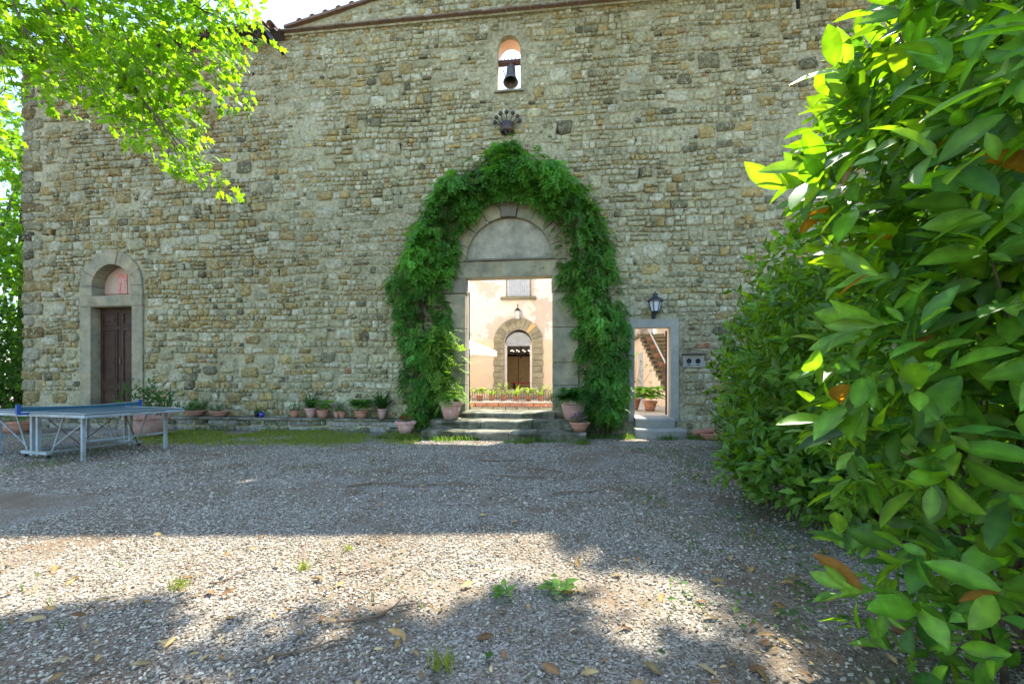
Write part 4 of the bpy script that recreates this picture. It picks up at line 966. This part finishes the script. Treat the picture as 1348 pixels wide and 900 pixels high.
ok = (ux > edge) & (dp > .62) & (P[:, 2] > .12) & (nr_.random(n) < np.clip(.24+(P[:, 2]-.45)*.45, .22, .8))
P = P[ok]; d = d[ok]; n = len(P)
bag = LeafBag(); A = d*.5+np.array([-.55, -.15, .35])+nr_.normal(size=P.shape)*.4
LV = []   # collect every leaf so that the largest in view become parts
axn = unit(A)
for k in range(6):
    f = k/5; pos = P+axn*(.13*f); side = unit(np.cross(axn, randdir(n, nr_)))
    dd_ = unit(axn*(.25+.7*f)+side*(1.1-.55*f)); nrm = unit(np.array([0, 0, 1.])*.5+axn*.5+randdir(n, nr_)*.45)
    L = .118*(.45+.95*nr_.random(n)); cc = greens(n, (.07, .19, .018), .55, .5*(.4+.6*f), nr_); old = nr_.random(n) < .3; cc[old] = cc[old]*np.array([.5, .6, 1.1]); yng = nr_.random(n) < .10*(1+f); cc[yng] = cc[yng]*np.array([1.25, 1.35, .7]); cc = np.minimum(cc, np.array([[.125, .26, .06]]))
    dry = nr_.random(n) < .012; cc[dry] = (.20, .10, .02)
    for i in range(n): LV.append((pos[i], dd_[i], nrm[i], L[i], cc[i]))
POS = np.array([l[0] for l in LV]); ux, uy, dp = pix(POS); LEN = np.array([l[3] for l in LV])
size = np.where((ux > 1000) & (ux < 1390) & (uy > -30) & (uy < 930), LEN/dp, 0); order = np.argsort(-size)
Tn, Tf = leaf_template('laurel')
for i in order[:300]:
    p_, dd1, n1, L1, c1_ = LV[i]; V_, F_, C_ = put_leaves('laurel', p_[None], dd1[None], n1[None], [L1], c1_[None], .8+.5*((i*37) % 100)/100); obj('leaf', V_, F_, MT['leaf'], near, True, C_)
rest = order[300:]; bag.add(*put_leaves('laurel', POS[rest], np.array([LV[i][1] for i in rest]), np.array([LV[i][2] for i in rest]), LEN[rest], np.array([LV[i][4] for i in rest]), .8+.5*((rest*37) % 100)/100))
bag.build('foliage', MT['leaf'], near, 'stuff', True)
for k in range(90):
    t = P[nr_.integers(n)]; b0 = np.array([2.45+nr_.normal()*.25, 2.0+nr_.normal()*.25, -.03]); mid = b0*.4+t*.6+np.array([.15, .1, .12])+nr_.normal(size=3)*.08
    MB().tube([tuple(b0), tuple(b0*.55+mid*.45+nr_.normal(size=3)*.05), tuple(mid), tuple(t)], [.014, .011, .007, .003], 6).build('branch', MT['bark'], near, True)

# ------------------------------------------------------------ trees
def tree(name, loc, label, trunk_pts, trunk_r, clumps, ntot, llen, base, lr=.35, kind='maple', seed=1, group=None, nleaf=5, mat='leafthin', yel=.5, droop=.25):
    r = np.random.default_rng(seed); e = empty(name, loc, 0, label, 'tree', group)
    MB().tube(trunk_pts, list(np.linspace(trunk_r, trunk_r*.45, len(trunk_pts))), 10).build('trunk', MT['bark'], e, True)
    bag = LeafBag(); lm = MB(); tot = sum(c[1][0]*c[1][1]*c[1][2] for c in clumps)**1
    for c, rad in clumps:
        c = np.array(c, float); rad = np.array(rad, float); n = max(8, int(ntot*rad.prod()/tot)); d = randdir(n, r); p = c+d*rad*r.random((n, 1))**.45
        lum = vnoise(p[:, 0]*1.0, p[:, 2]+p[:, 1]*.7, 1.7, 2); ok = lum > .40; p = p[ok]; d = d[ok]
        sprigs(bag, p, d*.6+r.normal(size=p.shape)*.4+np.array([0, 0, -droop]), nleaf, llen, kind, base, .9, llen*1.6, .3, yel, r, up=.8, droop=droop)
        # a limb to each clump
        a = np.array(trunk_pts[min(len(trunk_pts)-1, 1+int(r.integers(len(trunk_pts)-1)))], float); mid = a*.5+c*.5+np.array([0, 0, .25])
        if lr < .15: a = np.array(trunk_pts[-1 if r.random() < .6 else -2], float); mid = a*.45+c*.55+np.array([r.normal()*.25, r.normal()*.25, .45])
        lm.tube([tuple(a), tuple(mid), tuple(c)], [trunk_r*lr, trunk_r*lr*.6, trunk_r*lr*.22], 7)
        for j in range(4):
            t = p[r.integers(len(p))] if len(p) else c; lm.tube([tuple(c*.6+mid*.4), tuple((c+t)/2+np.array([0, 0, .08])), tuple(t)], [trunk_r*lr*.25, trunk_r*lr*.17, .004], 5)
    bag.build('crown', MT[mat], e); lm.build('limbs', MT['bark'], e, True); return e
cl = []
tr = np.random.default_rng(44)
# overhanging branch of the tree at the upper left: clumps spread between the picture's corner and the wall
def at(px, py, Y_):
    u = (px-674)/562; s1, c1 = math.sin(R(6.4)), math.cos(R(6.4)); t = Y_/(c1+u*s1); return (t*(-s1+u*c1), Y_, 1.3+t*(499-py)/562)
for px, py, Y_, r0 in ((20, 30, 4.4, .62), (90, 25, 4.8, .6), (165, 25, 4.3, .5), (240, 30, 4.7, .5), (305, 40, 4.5, .34), (50, 85, 4.2, .5), (125, 90, 4.9, .48), (200, 95, 4.4, .45), (265, 95, 4.6, .34), (150, 140, 4.5, .36), (205, 155, 4.7, .34), (225, 195, 4.5, .26), (262, 228, 4.6, .18), (20, 120, 4.6, .3), (-60, 60, 4.6, .7), (-70, 150, 5.0, .5), (130, -40, 4.5, .6), (260, -30, 4.6, .5)):
    cl.append((at(px, py, Y_), (r0*1.15, .7, r0*.75)))
tree('overhanging_tree', (-9.4, 3.4, 0), 'sunlit bright green tree whose leafy branches hang over the upper left', [(-9.4, 3.4, -.1), (-9.2, 3.6, 3), (-8.6, 4.0, 5.4), (-7.4, 4.3, 5.9), (-6.2, 4.4, 6.1)], .2, cl, 1900, .088, (.11, .23, .02), lr=.10, seed=50, yel=.6)
cl = [((-17.8+tr.normal()*.6, 12.5+tr.normal()*1.0, z), (1.7, 1.6, .95)) for z in np.linspace(1.2, 9.5, 9)]
tree('background_tree', (-18.2, 12.6, 0), 'leafy bright green tree beyond the left corner of the building', [(-18.2, 12.6, -.1), (-18.1, 12.6, 3), (-18, 12.5, 6), (-17.9, 12.5, 8.5)], .22, cl, 2600, .17, (.09, .20, .02), seed=51, yel=.5)
cl = [((-21.5+tr.normal()*1.2, 17+tr.normal()*1.5, z), (2.8, 2.4, 1.4)) for z in np.linspace(1.5, 12, 8)]
tree('background_tree', (-21.5, 17, 0), 'tall dark tree behind the bright tree at the left corner', [(-21.5, 17, -.1), (-21.4, 17, 4), (-21.2, 17, 8), (-21.2, 17, 11)], .3, cl, 2400, .24, (.05, .12, .018), seed=52)
# tall tree standing behind the laurels; its crown shades the foreground
cl = []
for sx, sy, h, k in ((-2.5, 1.45, 10.6, .62), (-1.6, 1.75, 11.0, .5), (-.95, 1.75, 10.8, .42), (-.15, 2.05, 11.2, .42), (.55, 1.85, 11.0, .3), (.75, 3.7, 11.6, .7), (1.6, 3.2, 11.8, .68), (1.45, 2.35, 11.5, .5), (-.9, 1.1, 10.9, .5), (.9, 1.2, 10.8, .4), (-3.2, 1.0, 10.8, .6)):
    Lh = h/math.tan(R(SUN_EL)); cl.append(((sx+Lh*math.sin(R(SUN_AZ)), sy+Lh*math.cos(R(SUN_AZ)), h), (k, k*.85, k*.7)))
tree('shade_tree', (7.4, 9.0, 0), 'tall tree behind the laurels whose high crown shades the forecourt', [(7.4, 9.0, -.1), (7.4, 9.0, 11.4), (6.2, 9.2, 11.9), (5.0, 9.4, 12.1)], .2, cl, 5200, .13, (.07, .16, .02), lr=.2, seed=53)

# ------------------------------------------------------------ gravel, leaf litter, grass, weeds
def chips(n, xr, yr, smin, smax, seed, dens=None):
    r = np.random.default_rng(seed); p = np.stack([r.uniform(*xr, n), r.uniform(*yr, n)], 1)
    if dens is not None: p = p[r.random(n) < dens(p[:, 0], p[:, 1])]
    n = len(p); s = smin+(smax-smin)*r.random(n)**2.2
    T = np.array([(1, 0, 0), (-1, 0, 0), (0, 1, 0), (0, -1, 0), (.5, .5, .7), (-.5, .5, .75), (-.5, -.5, .7), (.5, -.5, .75)], float)
    Tf = np.array([(0, 2, 4), (2, 1, 5), (1, 3, 6), (3, 0, 7), (4, 2, 5), (5, 1, 6), (6, 3, 7), (7, 0, 4), (4, 5, 6), (4, 6, 7)])
    V = T[None]*(1+.35*(r.random((n, 8, 3))-.5)); V = V*s[:, None, None]*np.stack([.6+.8*r.random(n), .5+.5*r.random(n), .45+.5*r.random(n)], 1)[:, None]
    a = r.random(n)*6.283; ca, sa = np.cos(a)[:, None], np.sin(a)[:, None]; tl = (r.random(n)-.5)[:, None]*.7
    x = V[..., 0]*ca-V[..., 1]*sa; y = V[..., 0]*sa+V[..., 1]*ca; z = V[..., 2]+tl*V[..., 0]
    W_ = np.stack([x+p[:, :1], y+p[:, 1:], z+ground_z(p[:, 0], p[:, 1])[:, None]-.002], -1)
    g = r.random((n, 1)); c = np.where(g < .28, np.array([[.15, .115, .075]]), np.where(g < .84, np.array([[.335, .30, .225]]), np.array([[.46, .42, .325]])))*(.7+.6*r.random((n, 1)))
    return W_.reshape(-1, 3), (Tf[None]+(np.arange(n)*8)[:, None, None]).reshape(-1, 3), np.repeat(c, 8, 0)
bare = lambda x, y: np.clip(1.0-2.2*np.clip(vnoise(x+5, y+2, .9, 3)-.58, 0, 1)/.2, .4, 1)
V1, F1, C1_ = chips(105000, (-4.8, 3.6), (1.2, 4.2), .004, .0135, 61, bare)
V2, F2, C2_ = chips(85000, (-13, 5.0), (4.2, 9.4), .007, .019, 62, bare)
obj('gravel', np.concatenate([V1, V2]), np.concatenate([F1, F2+len(V1)]), MT['gravel'], None, False, np.concatenate([C1_, C2_]))
tag(bpy.data.objects['gravel'], 'loose pale grey gravel chips spread over the forecourt', 'gravel', kind='stuff')
lr_ = np.random.default_rng(71)
n = 1900; p = np.stack([lr_.uniform(-3.5, 4.5, n), lr_.uniform(1.3, 6.5, n)], 1)
keepm = lr_.random(n) < np.clip(.10+.55*np.exp(-((p[:, 1]-2.0)/.9)**2)+.55*np.clip((p[:, 0]-.9), 0, 1), 0, 1); p = p[keepm]; n = len(p)
hd = lr_.random(n)*6.283; D = np.stack([np.cos(hd), np.sin(hd), .25*lr_.normal(size=n)], 1); NN = unit(np.stack([lr_.normal(size=n)*.5, lr_.normal(size=n)*.5, np.ones(n)], 1))
cc = np.array([[.30, .19, .07], [.36, .26, .11], [.22, .12, .05], [.38, .30, .15]])[lr_.integers(4, size=n)]*(.6+.7*lr_.random((n, 1)))
V, F, C = put_leaves('laurel', np.column_stack([p, ground_z(p[:, 0], p[:, 1])+.02]), D, NN, .03+.07*lr_.random(n)**1.5, cc)
tag(obj('fallen_leaves', V, F, MT['dryleaf'], None, True, C), 'dry brown fallen leaves scattered over the gravel', 'fallen leaves', kind='stuff')
TW = ['long thin twig on the shaded gravel nearest the steps', 'thin twig on the shaded gravel right of the portal axis', 'longest twig on shaded gravel near the building shadow edge', 'short twig near the shadow edge, right of the middle', 'forked twig at the rim of the lower sun patch', 'small twig on the sunny gravel, far left', 'twig in the lower shade at the bottom of the photo', 'small twig left of the near laurel stems', 'pale upright-lying twig close to the near laurel', 'tiny twig in the middle of the sun patch', 'twig among dark earth streaks in the shaded gravel']
for ti, (x, y, L, a, r_) in enumerate(((-.85, 6.7, .9, 8, .014), (-.3, 6.1, .7, 160, .01), (-1.9, 5.0, 1.3, 5, .012), (.2, 4.9, .6, 15, .01), (-.95, 2.25, .5, 35, .009), (-2.1, 2.6, .35, 60, .007), (-1.2, 1.9, .4, 30, .008), (.75, 2.0, .35, 75, .007), (1.2, 2.3, .4, 100, .006), (-1.3, 2.7, .3, 20, .006), (-.6, 5.6, .8, 175, .01))):
    z = float(ground_z(np.array(x), np.array(y)))+.018; c, s = math.cos(R(a)), math.sin(R(a)); pts = []
    for k in range(6):
        t = k/5-.5; pts.append((t*L*c+.04*L*math.sin(k*2.1+x*9)*s, t*L*s-.04*L*math.sin(k*2.1+x*9)*c, .008*math.sin(k*1.7+y)))
    tg = MB().tube(pts, list(np.linspace(r_, r_*.4, 6)), 5); tg.tube([pts[3], (pts[3][0]+.12*L*c-.1*L*s, pts[3][1]+.12*L*s+.1*L*c, .02)], [r_*.5, r_*.25], 4)
    o = tg.build('twig', MT['twig'], None, True); o.location = (x, y, z); tag(o, TW[ti], 'twig', 'fallen twigs')
def blades(n, sampler, hmin, hmax, base, seed, lean=.6):
    r = np.random.default_rng(seed); p = sampler(n, r); n = len(p); a = r.random(n)*6.283
    d = np.stack([np.cos(a)*lean*r.random(n), np.sin(a)*lean*r.random(n), np.ones(n)], 1)
    nr = unit(np.stack([-np.sin(a), np.cos(a), .2*np.ones(n)], 1)); nr = unit(np.cross(d, nr))
    return put_leaves('blade', np.column_stack([p, ground_z(p[:, 0], p[:, 1])-.005]), d, nr, hmin+(hmax-hmin)*r.random(n)**1.6, greens(n, base, .35, .6, r), 1.9)
def strip(n, r):
    p = np.stack([r.uniform(-9.5, -2.9, n), r.uniform(7.3, 9.95, n)], 1)
    dn = np.clip((vnoise(p[:, 0], p[:, 1], 1.3, 3)-.40)*5, 0, 1)*np.clip((p[:, 1]-7.45)/.8, 0, 1)
    return p[r.random(n) < dn]
def foot(n, r):     # tufts at the foot of the steps and the wall
    p = np.stack([r.uniform(-4, 3.4, n), r.uniform(8.6, 9.0, n)], 1); p[:, 1] += np.where(p[:, 0] > .6, .9, 0)
    return p[r.random(n) < np.clip((vnoise(p[:, 0], p[:, 1], 2.2, 2)-.40)*5, 0, 1)]
def under(n, r):    # sparse weeds on the shaded gravel
    p = np.stack([r.uniform(-12, 3.2, n), r.uniform(1.5, 8.6, n)], 1)
    dn = np.clip((vnoise(p[:, 0]+11, p[:, 1], 1.6, 3)-.56)*6, 0, 1)*np.clip(.12+.8*np.clip((p[:, 0]-.2)/1.2, 0, 1)+.5*np.clip((-6-p[:, 0])/2, 0, 1), 0, 1)
    return p[r.random(n) < dn]
gb = LeafBag(); gb.add(*blades(34000, strip, .03, .10, (.13, .19, .04), 81)); gb.add(*blades(6000, foot, .04, .16, (.07, .14, .03), 82)); gb.add(*blades(70000, under, .02, .085, (.06, .13, .03), 83, 1.5))
tag(gb.build('grass', MT['leafsoft']), 'short green grass and weeds along the ledge and over the gravel', 'grass', kind='stuff')
# broad-leaved ground cover along the hedge foot and wall foot
n = 9000; r = np.random.default_rng(85); p = np.stack([r.uniform(-.4, 3.4, n), r.uniform(1.6, 9.9, n)], 1)
ok = r.random(n) < np.clip((vnoise(p[:, 0], p[:, 1]+7, 1.9, 3)-.5)*6, 0, 1)*np.clip(.1+(p[:, 0]-(.1+.16*p[:, 1]))/1.0, .04, .8); p = p[ok]; n = len(p); a = r.random(n)*6.283
V, F, C = put_leaves('laurel_lo', np.column_stack([p, ground_z(p[:, 0], p[:, 1])+.02+.03*r.random(n)]), np.stack([np.cos(a), np.sin(a), .5*r.random(n)], 1), unit(np.stack([r.normal(size=n)*.3, r.normal(size=n)*.3, np.ones(n)], 1)), .022+.04*r.random(n), greens(n, (.055, .14, .03), .35, .4, r), 1.7)
tag(obj('ground_cover_leaves', V, F, MT['leafsoft'], None, False, C), 'small green ground cover leaves on the gravel along the hedge', 'ground cover', kind='stuff')
wr_ = np.random.default_rng(90)
for x, y, sz, nl, lab in ((-.33, 2.52, .10, 16, 'low broad-leaved weed in the sun patch, left of two'), (-.02, 2.6, .12, 18, 'low broad-leaved weed in the sun patch, right of two')):
    e = empty('weed', (x, y, float(ground_z(np.array(x), np.array(y)))), 0, lab, 'weed'); a = wr_.random(nl)*6.283; hd = np.stack([np.cos(a), np.sin(a), .3+.4*wr_.random(nl)], 1); lf = LeafBag()
    lf.add(*put_leaves('hosta', hd*np.array([[.3, .3, .1]])*sz*wr_.random((nl, 1))*2+np.array([0, 0, .015]), hd, np.array([[0, 0, 1.]])+hd*.2, sz*(.5+.4*wr_.random(nl)), greens(nl, (.10, .22, .05), .25, .4, wr_), .9)); lf.build('leaves', MT['leafsoft'], e, None, True, True)
for x, y, s_, lab in ((-.52, 1.86, .11, 'yellow green grass tuft at the bottom edge of the photo'), (-1.75, 2.75, .07, 'small sunlit grass tuft left of the twigs'), (-2.35, 2.42, .08, 'sunlit grass tuft at the edge of the left shadow'), (-1.6, 3.1, .05, 'tiny sunlit grass tuft in the middle of the bright gravel')):
    e = empty('grass_tuft', (x, y, float(ground_z(np.array(x), np.array(y)))), 0, lab, 'grass tuft'); nl = 60; a = wr_.random(nl)*6.283
    hd = np.stack([np.cos(a)*.7*wr_.random(nl), np.sin(a)*.7*wr_.random(nl), np.ones(nl)], 1); lf = LeafBag()
    lf.add(*put_leaves('blade', np.column_stack([wr_.normal(size=(nl, 2))*.3*s_, np.zeros(nl)]), hd, unit(np.cross(hd, np.stack([-np.sin(a), np.cos(a), np.zeros(nl)], 1))), s_*(.5+.7*wr_.random(nl)), greens(nl, (.15, .20, .05), .25, .4, wr_), 1.0)); lf.build('blades', MT['leafsoft'], e, None, False, True)
